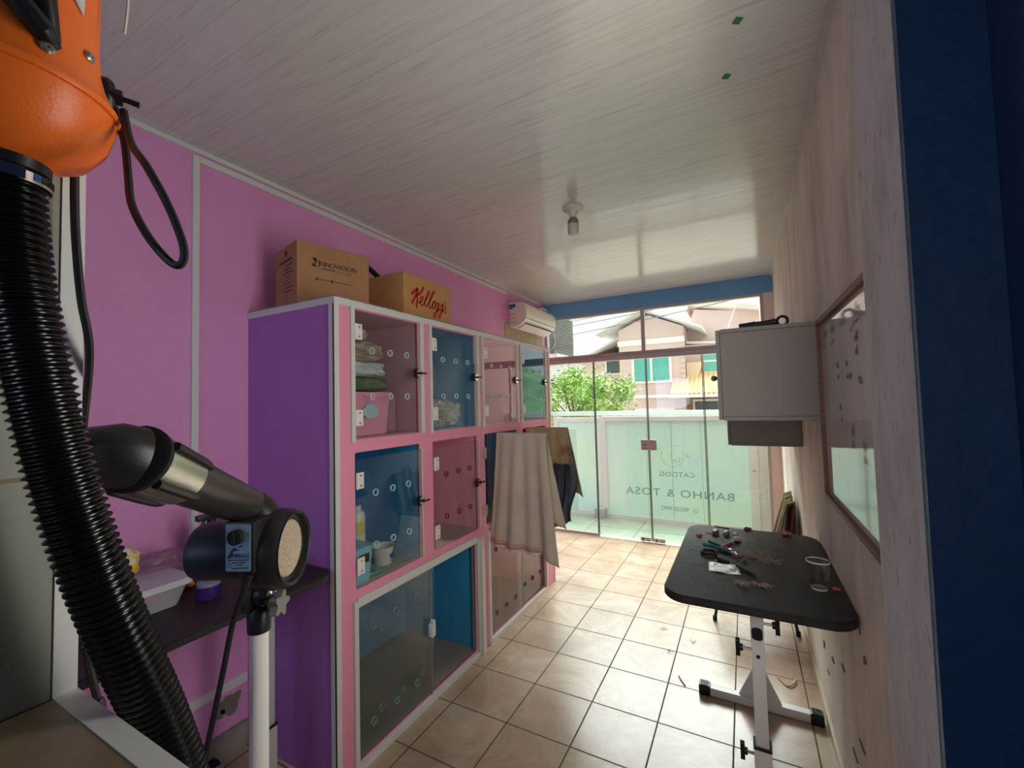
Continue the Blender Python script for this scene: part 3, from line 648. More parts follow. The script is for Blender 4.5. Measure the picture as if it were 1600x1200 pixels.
# ------------------------------------------------------------ cardboard boxes and hose on top of the cabinet
CARD = mat('cardboard', (168, 124, 84), .85, rgb2=(158, 116, 78), nscale=9, bump=.06, bscale=120)
CARD2 = mat('cardboard_light', (196, 146, 92), .8, rgb2=(182, 134, 84), nscale=5)
INK = mat('black_ink', (24, 18, 16), .7); RED = mat('red_ink', (176, 24, 20), .6); DRED = mat('dark_red_ink', (96, 22, 22), .7)
ZB = CH+.0055
def carton(name, o, u, w, dpt, h, material, label, lid=True):
    """o near-front-bottom corner, u along the front face, box runs back to -x"""
    u = Vector(u).normalized(); v = Vector((-u.y, u.x, 0)); t = thing(name, (o[0], o[1], ZB), label, 'box'); F = frame((o[0], o[1], ZB), u, v)
    b = MB(); b.box(0, w, 0, dpt, 0, h-.002, F); b.build('body', material, t, smooth=False)
    for k in (0, 1):
        b = MB(); b.box(0, w, (dpt/2+.001) if k else 0, dpt if k else dpt/2-.001, h-.0015, h+.002, F); b.build('flap', material, t, smooth=False)
    return t, u, v
bx1, u1, v1 = carton('cardboard_box', (-1.790, 1.262), (.249, .968, 0), .36, .27, .295, CARD, 'brown cardboard box with dark capital lettering on the cabinet top')
FF = frame((-1.790-v1.x*.0008, 1.262-v1.y*.0008, ZB), u1, (0, 0, 1))     # front face plane, local x along box, y up
def on_front(bm_list, name, mt, parent):
    b = MB()
    for q in bm_list: b.add(q)
    return b.build(name, mt, parent, smooth=False)
on_front([text_bm('INNOVATION', .0335, FF @ Matrix.Translation((.196, .205, 0)), .0003, spacing=.86),
          plate([[(.112, .181), (.182, .181), (.182, .185), (.112, .185)]], .0006, FF), plate([[(.1, .183), (.102, .183), (.102, .225), (.1, .225)]], .0006, FF),
          plate([[(.066, .187), (.092, .187), (.078, .205)]], .0006, FF), plate([[(.068, .228), (.091, .228), (.091, .2), (.080, .212)]], .0006, FF),
          stroke_bm([[(.19, .1795), (.2, .1795)], [(.208, .1795), (.226, .1795)], [(.232, .1795), (.262, .1795)]], .003, FF)], 'printed_lettering', INK, bx1)
on_front([stroke_bm([[(.10, .128), (.155, .128)], [(.178, .128), (.262, .128)]], .003, FF), plate([[(.085, .122), (.097, .122), (.097, .135), (.085, .135)]], .0006, FF), plate([[(.158, .122), (.171, .122), (.171, .135), (.158, .135)]], .0006, FF)], 'printed_line', DRED, bx1)
FS = frame((-1.790-u1.x*.0008, 1.262-u1.y*.0008, ZB), -v1, (0, 0, 1))
ss = []
for r_ in range(8): ss.append([(-.05-.01*(r_ % 2), .2-.018*r_), (-.14-.03*((r_*7) % 3)/2, .2-.018*r_)])
on_front([stroke_bm(ss, .004, FS), stroke_bm([[(-.06, .225), (-.215, .225)]], .010, FS), plate([circ(-.13, .262, .016)], .0006, FS)], 'printed_side_lines', DRED, bx1)
bx2, u2_, v2 = carton('cardboard_box', (-1.650, 1.815), (0, 1, 0), .435, .30, .265, CARD2, 'light cardboard box with red script lettering on the cabinet top')
# red script traced as pen strokes; local x along the face, y up
def K(px, py):
    """position on the carton front from a trace grid (0-1 both ways)"""
    return (px*.435, py*.265)
def kp(lst):
    # trace coordinates -> face coordinates: undo the slant of the view
    out = []
    for x, y in lst:
        s = (x-65)/(1345-65)
        top = -60+s*(270+60); botm = 775+s*(1095-775); out.append(K(s**1.12, .06+.96*(botm-y)/(botm-top)))
    return out
thick = [kp([(475, 285), (400, 330), (320, 370), (305, 405)]), kp([(470, 300), (430, 390), (370, 480), (305, 575)]), kp([(625, 260), (570, 350), (480, 400), (440, 430)]), kp([(440, 430), (460, 500), (430, 590), (440, 660)])]
thin = [kp([(480, 570), (560, 545), (610, 480), (590, 445), (540, 480), (530, 560), (560, 615), (620, 600), (680, 520), (770, 400), (770, 350), (720, 400), (650, 560), (670, 640), (720, 620), (800, 520), (900, 380), (895, 350), (840, 410), (760, 600), (780, 680), (830, 650), (880, 560)]),
        kp([(910, 545), (860, 600), (850, 690), (890, 690), (930, 620), (915, 555), (960, 590)]), kp([(1010, 590), (960, 610), (940, 680), (960, 720), (1010, 680), (1025, 590), (990, 720), (940, 850), (890, 870), (900, 800), (1000, 740), (1060, 720)]),
        kp([(1130, 620), (1080, 650), (1060, 720), (1085, 750), (1130, 700), (1145, 620), (1110, 760), (1060, 890), (1020, 890), (1030, 830), (1110, 770), (1180, 730)]), kp([(1190, 555), (1192, 620)]),
        kp([(1240, 660), (1200, 680), (1195, 720), (1215, 770), (1195, 810), (1165, 780)])]
F2 = frame((-1.650+.0008, 1.815, ZB), (0, 1, 0), (0, 0, 1))
on_front([stroke_bm(thick, .017, F2), stroke_bm(thin, .0095, F2, .0007)], 'printed_script', RED, bx2)
on_front([stroke_bm([[(.12, .03), (.26, .03)]], .006, F2)], 'printed_line', mat('faint_ink', (140, 100, 66), .8), bx2)
FS2 = frame((-1.650, 1.815-.0008, ZB), (-1, 0, 0), (0, 0, 1))
b = MB(); b.tube([(-1.93, 1.70, ZB+.02), (-1.935, 1.66, ZB+.20), (-1.985, 1.70, ZB+.365), (-1.99, 1.84, ZB+.375), (-1.99, 2.00, ZB+.30), (-1.99, 2.10, ZB+.20), (-1.99, 2.2, ZB+.02)], .016, 12)
tag(b.build('hose', BLACKM), 'black hose arched up behind the two cardboard boxes', 'hose')

# ------------------------------------------------------------ air conditioner
ac = thing('air_conditioner', (LW, 3.97, 2.36), 'white split air conditioner high on the pink wall by the shopfront', 'air conditioner')
prof = [(0, .02), (0, .275), (.10, .275), (.165, .262), (.196, .225), (.205, .17), (.203, .11), (.185, .07), (.13, .03), (.06, .012)]
ACW = mat('ac_white', (232, 226, 214), .35)
b = MB(); b.prism(prof, 0, .80, frame((LW+.001, 4.77, 2.355), (1, 0, 0), (0, 0, 1))); bmesh.ops.bevel(b.bm, geom=[e_ for e_ in b.bm.edges if abs((e_.verts[0].co-e_.verts[1].co).y) < .01], offset=.006, segments=2, affect='EDGES'); b.build('body', ACW, ac)
b = MB(); b.box(LW+.07, LW+.180, 4.03, 4.72, 2.372, 2.380, Matrix.Translation((0, 0, 0))); 
b.bm.transform(Matrix.Translation((LW+.125, 4.37, 2.38)) @ Matrix.Rotation(math.radians(-28), 4, 'Y') @ Matrix.Translation((-LW-.125, -4.37, -2.378))); b.build('air_flap', mat('ac_flap', (214, 206, 194), .4), ac, smooth=False)
b = MB(); b.box(LW+.199, LW+.2075, 3.975, 4.765, 2.448, 2.451); b.build('seam', mat('seam_dark', (130, 122, 112), .6), ac, smooth=False)
b = MB(); b.box(LW+.15, LW+.186, 4.03, 4.72, 2.398, 2.404); b.build('air_slot', BLACKM, ac, smooth=False)
def acs(nm, y0, y1, z0, z1, mt):
    b = MB(); b.box(LW+y0, LW+y1, 3.9675, 3.969, z0, z1); return b.build(nm, mt, ac, smooth=False)
acs('energy_label', .01, .085, 2.575, 2.61, mat('label_blue', (24, 92, 170), .5)); acs('energy_label', .01, .05, 2.56, 2.572, mat('label_black', (30, 30, 34), .5))
b = MB(); b.add(text_bm('A B C', .018, frame((LW+.045, 3.9672, 2.592), (1, 0, 0), (0, 0, 1)))) if False else None
b.add(stroke_bm([[(LW+.015+.02*k, 2.50-.045*j+.01*(k % 2)), (LW+.027+.02*k, 2.51-.045*j)] for k in range(4) for j in range(3)], .005, frame((0, 3.9685, 0), (1, 0, 0), (0, 0, 1)))); b.build('printed_marks', mat('label_black', (30, 30, 34), .5), ac, smooth=False)
b = MB(); b.tube([(LW+.16, 4.76, 2.40), (LW+.18, 4.80, 2.33), (LW+.15, 4.82, 2.24), (LW+.07, 4.82, 2.20), (LW+.02, 4.80, 2.27), (LW+.012, 4.78, 2.37)], .006, 8)
b.build('drain_tube', WHITE, ac)
b = MB(); b.tube([(LW+.03, 4.62, 2.62), (LW+.03, 4.70, 2.70), (LW+.04, 4.83, 2.71), (LW+.04, 4.885, 2.70)], .014, 8)
b.build('pipe', TRIMW, ac)

# ------------------------------------------------------------ ceiling lamp
lx, ly = -.885, 2.50
lamp = thing('ceiling_lamp', (lx, ly, H), 'bare bulb in a round white ceiling holder, switched off', 'lamp')
b = MB(); b.lathe((lx, ly, H-.0005), [(.001, 0), (.064, 0), (.064, -.008), (.058, -.014), (.034, -.022), (.026, -.035), (.021, -.062), (.001, -.062)]); b.build('holder', mat('lamp_base', (206, 200, 188), .5), lamp)
b = MB(); b.lathe((lx, ly, H-.0625), [(.001, 0), (.018, 0), (.030, -.012), (.034, -.022), (.034, -.045), (.001, -.045)]); b.build('bulb_collar', mat('bulb_collar_grey', (132, 122, 108), .5), lamp)
b = MB(); b.lathe((lx, ly, H-.107), [(.001, 0), (.0345, 0), (.0355, -.03), (.034, -.05), (.028, -.060), (.001, -.064)]); b.build('bulb', mat('bulb_white', (196, 186, 172), .3), lamp)

# ------------------------------------------------------------ grooming table on the right
def grooming_table(cx, x0, x1, y0, y1, ztop, label, posts, capm=BLACKP, knobs=True, th=.03, rad=.085, legm=WHITE):
    t = thing('grooming_table', ((x0+x1)/2, (y0+y1)/2, 0), label, 'table')
    TOP = mat('black_rubber_top', (24, 22, 23), .5, rgb2=(32, 29, 30), nscale=30, stretch=(1, 5, 1), bump=.25, bscale=45)
    b = MB(); b.prism(rrect(x0, x1, y0, y1, rad, 10), ztop-th, ztop)
    bmesh.ops.bevel(b.bm, geom=[e_ for e_ in b.bm.edges if abs(e_.verts[0].co.z-e_.verts[1].co.z) < 1e-5], offset=.005, segments=2, affect='EDGES')
    b.build('tabletop', TOP, t)
    for py in posts:
        b = MB(); b.box(cx-.021, cx+.021, py-.021, py+.021, .34, ztop-th-.001, bev=.002); b.build('post', legm, t)
        b = MB(); b.box(cx-.027, cx+.027, py-.027, py+.027, .045, .335, bev=.002); pl = b.build('post_sleeve', legm, t)
        b = MB(); b.box(cx-.029, cx+.029, py-.029, py+.029, .335, .343); b.build('collar', BLACKP, pl)
        b = MB(); b.box(x0+.06, x1-.06, py-.02, py+.02, .005, .045, bev=.002); b.build('foot_bar', legm, t)
        b = MB(); b.prism([(cx-.095, .045), (cx-.027, .045), (cx-.027, .19)], -.003, .003, frame((0, py, 0), (1, 0, 0), (0, 0, 1)))
        b.prism([(cx+.095, .045), (cx+.027, .045), (cx+.027, .19)], -.003, .003, frame((0, py, 0), (1, 0, 0), (0, 0, 1))); b.split('gusset', legm, t, smooth=False)
        for (a_, c_) in ((x0+.02, x0+.075), (x1-.075, x1-.02)):
            b = MB(); b.box(a_, c_, py-.024, py+.024, 0.0005, .052, bev=.003)
            for k in range(4): b.box(a_+.008, c_-.008, py-.024+.004+k*.013, py-.024+.009+k*.013, .052, .055)
            b.build('rubber_foot', capm, t)
        if py == posts[0] and knobs:
            def knob(z, sgn, xs):
                b = MB(); b.cyl((cx+sgn*.021, py, z), (cx+sgn*.05, py, z), .005, n=8); kk = b.build('knob_screw', STEEL, t)
                b = MB(); b.cyl((cx+sgn*.048, py, z), (cx+sgn*.058, py, z), .012, n=12); b.add(plate([rrect(-.010, .010, -.032, .032, .0095)], .014, frame((cx+sgn*.064, py, z), (0, 1, 0), (0, 0, 1)))); b.build('knob', BLACKP, kk)
            knob(.765, 1, 0); knob(.665, -1, 0); knob(.30, -1, 0)
            b = MB(); b.add(plate([rrect(cx-.017, cx+.017, .712, .755, .012)], .004, frame((0, py-.0225, 0), (1, 0, 0), (0, 0, 1)))); b.build('post_plug', BLACKM, t)
            b = MB(); b.cyl((cx, py-.0245, .655), (cx, py-.021, .655), .006, n=12); b.build('bolt', mat('dark_screw', (60, 56, 54), .4, .6), t)
    b = MB(); b.box(cx-.015, cx+.015, posts[0]+.022, posts[1]-.022, .012, .040, bev=.002); b.build('base_spine', legm, t)
    b = MB(); b.box(cx-.015, cx+.015, posts[0]+.022, posts[1]-.022, ztop-th-.03, ztop-th-.001, bev=.002); b.build('top_rail', legm, t)
    return t
grooming_table(.004, -.300, .289, 1.665, 2.63, .87, 'black topped grooming table on a white H stand by the stained wall', (1.80, 2.555))
# second one against the pink wall, partly behind the dryer
grooming_table(-1.70, -2.14, -1.515, .40, C0-.012, .90, 'black topped grooming table against the pink wall under the dryer', (.62, 1.06), knobs=False, rad=.07, legm=mat('grey_white_leg', (176, 176, 178), .45))
ZT = .8705
# clutter on the right table
gl = thing('drinking_glass', (.216, 1.925, ZT), 'clear ribbed drinking glass on the black table', 'glass')
b = MB(); b.lathe((.210, 1.925, ZT), [(.001, .0), (.024, .0), (.0255, .004), (.037, .098), (.0365, .102), (.0350, .098), (.0235, .008), (.001, .007)], n=14); b.build('body', glass_mat('tumbler_glass', (.90, .92, .91), 2.3, .03), gl, smooth=False)
b = MB(); b.lathe((.210, 1.925, ZT), [(.0358, .0985), (.0375, .0985), (.0378, .101), (.0365, .103), (.0355, .101)], n=40); b.lathe((.210, 1.925, ZT+.001), [(.0225, .006), (.0245, .006), (.0245, .0), (.0225, .0), (.0225, .006)], n=40); b.build('rim', mat('glass_rim', (222, 226, 222), .15), gl)
MAGE = mat('magenta_felt', (178, 34, 108), .8); REDB = mat('dusky_red', (140, 50, 62), .8); PKL = mat('pale_pink_ribbon', (206, 120, 124), .8)
def bow(x, y, r, mt, label, seed=0, z=ZT):
    b = MB()
    for k in range(3):
        a = seed+k*2.1
        b.add(lump((x+r*.55*math.cos(a), y+r*.55*math.sin(a), z+r*.38), (r*1.1, r*1.1, r*.7), .25, 5, seed+k, 2, 2.2))
    b.tube([(x-r, y, z+.004), (x, y, z+r*.7), (x+r, y+.01, z+.004)], r*.16, 6)
    tag(b.build('hair_bow', mt), label, 'hair bow')
bow(-.231, 2.40, .014, MAGE, 'small magenta hair bow near the table corner', 1)
bow(-.015, 2.615, .018, REDB, 'dark red hair bow at the far table edge', 2)
bow(.158, 2.595, .022, PKL, 'pale pink hair bow at the far table edge by the wall', 4)
bow(.262, 1.935, .013, mat('orange_bow', (190, 92, 60), .8), 'orange hair bow beside the drinking glass', 6)
b = MB(); b.tube([(-.205, 2.475, ZT+.003), (-.175, 2.458, ZT+.004), (-.148, 2.440, ZT+.003)], .0022, 6)
o = b.build('rubber_band', mat('red_band', (180, 40, 56), .6)); tag(o, 'thin red strip lying beside the magenta bow', 'strip')
hc = thing('hair_clip', (-.14, 2.50, ZT), 'black and silver butterfly clip on the black table', 'clip')
b = MB(); b.tube([(-.165, 2.545, ZT+.02), (-.13, 2.52, ZT+.024), (-.10, 2.53, ZT+.02)], .004, 8); b.build('spring_bar', BLACKP, hc)
for dx in (-.026, .026):
    b = MB(); b.add(lump((-.135+dx, 2.475, ZT+.013), (.034, .07, .022), .06, 3, dx*50, 3, 2.3)); b.build('wing', mat('clip_silver', (120, 116, 122), .3, .7), hc)
br = thing('brush', (-.10, 2.27, ZT), 'dark red handled brush with a grey head on the black table', 'brush')
b = MB(); b.tube([(-.128, 2.205, ZT+.010), (-.105, 2.25, ZT+.013), (-.085, 2.30, ZT+.012)], .010, 10); b.build('handle', mat('maroon_plastic', (116, 30, 54), .35), br)
b = MB(); b.tube([(-.085, 2.30, ZT+.013), (-.072, 2.36, ZT+.014)], .0045, 8); b.add(lump((-.062, 2.395, ZT+.011), (.036, .05, .02), .05, 3, 3, 3, 2.3)); b.build('head', mat('grey_plastic', (156, 148, 150), .4), br)
lump_obj('pompom', (-.07, 2.47, ZT+.009), (.024, .05, .018), mat('grey_plastic', (156, 148, 150), .4), 'small grey plastic piece beyond the brush head', 'clip', .05, 3, 7)
cp = thing('nail_clippers', (-.13, 2.19, ZT), 'teal handled nail clippers lying open on the black table', 'clippers')
TEAL = mat('teal_handle', (12, 92, 92), .35)
for (p0, p1, p2) in (((-.200, 2.235), (-.15, 2.225), (-.085, 2.185)), ((-.178, 2.30), (-.14, 2.26), (-.088, 2.205))):
    b = MB(); b.tube([(p0[0], p0[1], ZT+.012), (p1[0], p1[1], ZT+.013), (p2[0], p2[1], ZT+.011)], .0085, 8); b.build('handle', TEAL, cp)
b = MB(); b.tube([(-.088, 2.195, ZT+.012), (-.066, 2.185, ZT+.012), (-.045, 2.195, ZT+.01)], .005, 8); b.tube([(-.088, 2.19, ZT+.012), (-.068, 2.165, ZT+.012), (-.046, 2.17, ZT+.01)], .005, 8); b.cyl((-.085, 2.192, ZT+.002), (-.085, 2.192, ZT+.022), .008, n=12); b.build('blade', CHROME, cp)
hb = MB()
for k in range(2):
    pts = [(-.172+.030*math.cos(a)+.004*k, 2.145+.032*math.sin(a), ZT+.006+.005*k) for a in [i*math.pi/8 for i in range(17)]]
    hb.tube(pts, .0045, 8, 2)
tag(hb.build('hair_band', BLACKM), 'coiled black hair band beside the teal clippers', 'hair band')
def sachP(u, v): return Vector((-.165+.115*u+.008*v, 2.045-.105*v-.02*u*0, ZT+.003+.0015*math.sin(u*9+v*5)+.001*math.sin(v*17)))
SH = mat('shiny_film', (214, 218, 216), .08, .4, bump=.5, bscale=40)
tag(sheet('plastic_sachet', sachP, 16, 12, SH, None, .0015), 'flat shiny clear sachet on the black table', 'sachet')
sc1 = thing('scalpel', (.0, 2.0, ZT), 'slim black handled tool beyond the shiny sachet', 'tool')
b = MB(); b.tube([(-.058, 2.03, ZT+.006), (-.02, 1.985, ZT+.007), (.01, 1.955, ZT+.006)], .0055, 8); b.build('handle', BLACKP, sc1)
b = MB(); b.tube([(.01, 1.955, ZT+.006), (.028, 1.94, ZT+.004)], .002, 6); b.build('tip', CHROME, sc1)
b = MB(); b.tube([(-.125, 2.082, ZT+.006), (-.085, 2.062, ZT+.006)], .006, 8); b.tube([(-.125, 2.082, ZT+.006), (-.131, 2.086, ZT+.006)], .008, 8)
tag(b.build('marker_cap', BLACKP), 'short black cap peeping from behind the shiny sachet', 'cap')
# tufts of clipped hair
HAIR = mat('clipped_fur', (150, 140, 132), .95, rgb2=(176, 140, 126), nscale=40)
rnd = random.Random(4)
def tuft(cx, cy, rx, ry, n, label, z=ZT, mt=HAIR, zh=.012, thin=.0007):
    b = MB()
    for _ in range(n):
        a = rnd.random()*6.28; q = math.sqrt(rnd.random()); x = cx+rx*q*math.cos(a); y = cy+ry*q*math.sin(a); an = rnd.random()*6.28; L = .012+rnd.random()*.02
        b.tube([(x, y, z+.001+rnd.random()*.004), (x+L*.5*math.cos(an), y+L*.5*math.sin(an), z+.003+rnd.random()*zh), (x+L*math.cos(an+.6), y+L*math.sin(an+.6), z+.002)], thin, 4, 2)
    tag(b.build('fur_tuft', mt), label, 'fur', kind='stuff')
tuft(-.005, 2.20, .035, .035, 90, 'pale brown tuft of clipped fur mid table')
tuft(.065, 2.15, .05, .04, 50, 'thin grey tuft of fur beyond the brown tuft')
tuft(-.04, 1.86, .02, .02, 25, 'small grey fur tuft near the table front', zh=.01)
tuft(-.03, 2.09, .012, .012, 16, 'tiny dark fur tuft beside the slim tool', mt=BLACKM, zh=.01)
tuft(.03, 1.865, .03, .015, 25, 'grey fur wisp near the table front beside the small tuft', zh=.008)
tuft(-.05, 2.1, .24, .40, 230, 'stray hairs scattered over the black table', mt=mat('dark_stray_hair', (70, 66, 64), .8), zh=.002, thin=.00045)
# bits on the floor
b = MB(); b.tube([(-.395, 2.64, .004), (-.375, 2.60, .004), (-.352, 2.565, .004)], .003, 6); tag(b.build('rubber_band', mat('red_band', (180, 40, 56), .6)), 'thin red strip lying on the floor tiles', 'strip')
b = MB(); b.tube([(.10, 2.86, .004), (.14, 2.80, .006), (.17, 2.83, .012), (.185, 2.88, .008)], .005, 6); tag(b.build('fur_wisp', mat('pale_fur', (196, 180, 156), .9)), 'pale curl of fur on the floor behind the table stand', 'fur')
for i, (x, y, l_) in enumerate([(-.55, 3.13, 'dark speck of fur on the floor in the middle of the room'), (-.47, 2.86, 'dark fur clump on the floor nearer the table'), (-.36, 3.05, 'thin fur clump on the floor left of the table')]):
    tuft(x, y, .012, .012, 8, l_, z=.001, mt=mat('dark_fur', (90, 84, 78), .9), zh=.008)

# ------------------------------------------------------------ wall cabinets and whiteboard on the right wall
MDF = mat('taupe_laminate', (138, 131, 124), .6)
def wallcab(y0, y1, z0, z1, x0, label, knob=True):
    t = thing('wall_cabinet', (RW, y0, z0), label, 'cabinet')
    b = MB(); b.box(x0+.018, RW-.001, y0, y1, z0, z1); b.build('body', MDF, t, smooth=False)
    b = MB(); b.box(x0+.018, RW-.001, y0-.002, y0-.0002, z0+.017, z0+.019); b.box(x0+.018, RW-.001, y0-.002, y0-.0002, z1-.019, z1-.017); b.split('panel_joint', mat('joint_line', (86, 80, 76), .7), t, smooth=False)
    b = MB(); b.box(x0, x0+.016, y0+.003, y1-.003, z0+.003, z1-.003); dr = b.build('door', MDF, t, smooth=False)
    if knob:
        b = MB(); b.cyl((x0, y0+.06, z0+.19), (x0-.010, y0+.06, z0+.19), .006, n=12); b.sphere((x0-.016, y0+.06, z0+.19), .013); b.build('knob', mat('brown_knob', (120, 100, 92), .4), dr)
    return t
wallcab(2.115, 2.75, 1.472, 1.876, -.102, 'taupe wall cabinet with a round knob next to the whiteboard')
wallcab(3.05, 3.70, 1.27, 1.67, -.102, 'lower taupe wall cabinet behind and below the nearer one', False)
cpp = thing('hair_clipper', (.07, 2.24, 1.877), 'black clipper with a ring end on top of the wall cabinet', 'clipper')
b = MB(); b.tube([(-.005, 2.26, 1.896), (.03, 2.255, 1.898), (.06, 2.25, 1.900)], .018, 12); b.build('head', mat('dark_navy_plastic', (24, 28, 44), .4), cpp)
b = MB(); b.tube([(.055, 2.25, 1.9), (.1, 2.245, 1.902), (.14, 2.24, 1.906)], .015, 12); b.build('handle', BLACKP, cpp)
b = MB(); b.tube([(.163+.020*math.cos(a), 2.24, 1.907+.020*math.sin(a)) for a in [i*math.pi/8 for i in range(17)]], .006, 8, 2, False); b.build('ring', BLACKP, cpp)
wb = thing('whiteboard', (RW, 1.75, 1.17), 'whiteboard in a thin wooden frame with handwriting on the stained wall', 'whiteboard')
BW = dirty_wall_mat('whiteboard_surface', (226, 228, 226), (214, 216, 214), (176, 178, 178), (.55, .8), (1, 1.5, .6), 3., rough=.07)
for n_ in BW.node_tree.nodes:
    if n_.type == 'BUMP': n_.inputs['Strength'].default_value = 0.0
BW.node_tree.nodes['Principled BSDF'].inputs['Coat Weight'].default_value = .5
b = MB(); b.box(RW-.012, RW-.001, 1.205, 2.115, 1.185, 1.855); b.build('panel', BW, wb, smooth=False)
WD = mat('brown_wood', (134, 98, 74), .6, rgb2=(110, 78, 58), nscale=12, stretch=(1, .4, 4))
for (y0, y1, z0, z1) in ((1.19, 2.125, 1.853, 1.872), (1.19, 2.125, 1.168, 1.186), (2.108, 2.125, 1.187, 1.852), (1.19, 1.205, 1.187, 1.852)):
    b = MB(); b.box(RW-.026, RW-.001, y0, y1, z0, z1); b.build('frame_bar', WD, wb, smooth=False)
rw = random.Random(11)
def scribble(y, z, w, h):
    out = []; n = max(5, int(w/.008)); pts = []
    for k in range(n): pts.append((y-w*k/n, z+(h if k % 2 else 0)*(.5+rw.random()*.6)+rw.random()*.004))
    out.append(pts); return out
MBD = frame((RW-.0135, 0, 0), (0, -1, 0), (0, 0, 1))
def wr(lst, w, name, mt):
    b = MB(); st = []
    for (y, z, ww, hh) in lst:
        for s in scribble(y, z, ww, hh): st.append([(-q[0], q[1]) for q in s])
    b.add(stroke_bm(st, w, MBD, 0)); b.split(name, mt, wb, smooth=False)
wr([(2.07, 1.79, .11, .03), (1.88, 1.79, .08, .03), (1.72, 1.79, .09, .03), (1.55, 1.79, .12, .035)], .003, 'heading_writing', mat('grey_marker', (110, 108, 110), .6))
wr([(1.80, 1.66, .03, .03), (1.80, 1.625, .035, .02), (1.66, 1.66, .04, .025), (1.66, 1.62, .09, .02), (1.52, 1.72, .05, .03), (1.52, 1.68, .04, .03), (1.50, 1.60, .05, .02),
    (1.79, 1.52, .025, .02), (1.78, 1.48, .04, .025), (1.63, 1.45, .05, .03), (1.63, 1.41, .03, .025), (1.49, 1.42, .04, .025), (1.49, 1.385, .04, .025)], .0042, 'name_writing', mat('dark_marker', (52, 40, 44), .6))
b = MB(); b.add(stroke_bm([[(-1.57, 1.755), (-1.52, 1.775), (-1.45, 1.778)], [(-1.87, 1.752), (-1.82, 1.765)], [(-2.05, 1.755), (-2.0, 1.76)]], .004, MBD, 0)); b.build('red_underline', mat('red_marker', (150, 62, 52), .6), wb, smooth=False)

# ------------------------------------------------------------ chair with towel behind the table
ch = thing('chair', (.02, 3.65, 0), 'dark maroon chair with thin black legs behind the grooming table', 'chair')
MR = mat('maroon_plastic_seat', (112, 44, 58), .45)
def seatP(u, v): return Vector((-.20+.40*u, 3.43+.44*v, .44+.02*(2*v-1)**2-.012*math.sin(u*math.pi)))
sheet('seat', seatP, 12, 12, MR, ch, .012)
def backP(u, v): return Vector((.215+.05*v-.02*(1-(2*u-1)**2), 3.43+.44*u, .50+.34*v))
sheet('backrest', backP, 12, 12, MR, ch, .012)
LG = mat('black_leg', (34, 30, 32), .45)
for (x, y, sx1, sy1) in ((-.25, 3.41, -.17, 3.46), (-.25, 3.89, -.17, 3.84), (.245, 3.41, .17, 3.46), (.245, 3.89, .17, 3.84)):
    b = MB(); b.tube([(x, y, .0115), (sx1, sy1, .43)], .010, 10, 1); lg = b.build('leg', LG, ch)
    b = MB(); b.lathe((x, y, 0.0005), [(.001, 0), (.014, 0), (.014, .03), (.001, .03)]); b.build('rubber_foot', BLACKM, lg)
for y in (3.45, 3.85):
    b = MB(); b.tube([(.17, y, .43), (.212, y, .46), (.262, y, .80)], .009, 8, 3); b.build('back_post', LG, ch)
def olP(u, v):
    s = v*2-1; f = abs(s); side = -1 if s < 0 else 1
    x = .245+side*(.016+.012*f)+.005*math.sin(u*22+side); x = min(x, .286) if side > 0 else x-.085*f-.02*f*math.sin(u*16)
    z = .862-.40*f-.02*math.sin(u*5); y = 3.44+.28*u+.02*(u-.5)*f+.006*math.sin(f*9)
    return Vector((x, y, z+.008*math.sin(u*30)*(1-f)))
o = sheet('towel', olP, 40, 40, OL, None, .008); tag(o, 'olive green towel draped over the back of the maroon chair', 'towel')

# ------------------------------------------------------------ stand dryer (centre left)
dr = thing('stand_dryer', (-1.075, .645, 0), 'black stand dryer with silver collar on a white pole', 'dryer')
A = Vector((.86, .51, 0)).normalized()          # motor axis, intake faces along +A
T = Vector((.115, -.26, .155)).normalized()
VC = Vector((-1.003, .670, 1.237))             # centre of the intake housing
POLEX, POLEY = -1.080, .655
b = MB(); b.cyl((POLEX, POLEY, .06), (POLEX, POLEY, 1.045), .0215, n=24); b.build('pole', mat('glossy_white_pole', (226, 224, 216), .12), dr)
for k in range(5):
    a = k*2*math.pi/5+.5; b = MB(); b.tube([(POLEX, POLEY, .08), (POLEX+.15*math.cos(a), POLEY+.15*math.sin(a), .055), (POLEX+.27*math.cos(a), POLEY+.27*math.sin(a), .045)], .014, 8); lg = b.build('leg', WHITE, dr)
    b = MB(); b.sphere((POLEX+.27*math.cos(a), POLEY+.27*math.sin(a), .0222), .022); b.build('caster', BLACKP, lg)
b = MB(); b.lathe((POLEX, POLEY, 1.03), [(.0215, 0), (.026, 0), (.027, .05), (.022, .06), (.001, .06)]); b.build('pole_collar', BLACKP, dr)
# swivel bracket
b = MB(); Pb = Vector((POLEX, POLEY, 1.12)); ax2 = Vector((.9, .43, 0)).normalized()
b.lathe(Pb-ax2*.022, [(.001, 0), (.044, 0), (.048, .004), (.048, .014), (.03, .02), (.03, .04), (.001, .04)], ax2, 28); b.box(POLEX-.016, POLEX+.016, POLEY-.016, POLEY+.016, 1.08, 1.14, bev=.003)
b.build('swivel_bracket', BLACKP, dr)
b = MB(); b.lathe(Pb+ax2*.018, [(.001, 0), (.014, 0), (.014, .016), (.009, .018), (.009, .026), (.001, .026)], ax2, 6); b.build('bolt', CHROME, dr)
kc = Pb+Vector((.055, .015, -.02)); b = MB()
out = []
for k in range(36):
    a = 2*math.pi*k/36; rr = .025+.007*math.cos(5*a); out.append((rr*math.cos(a), rr*math.sin(a)))
M_ = frame(kc, Vector((-.43, .9, 0)), (0, 0, 1)); b.prism(out, -.008, .010, M_); b.cyl(kc, kc-Vector((.05, .012, 0)), .008, n=10); b.build('star_knob', mat('grey_knob', (120, 116, 108), .45), dr)
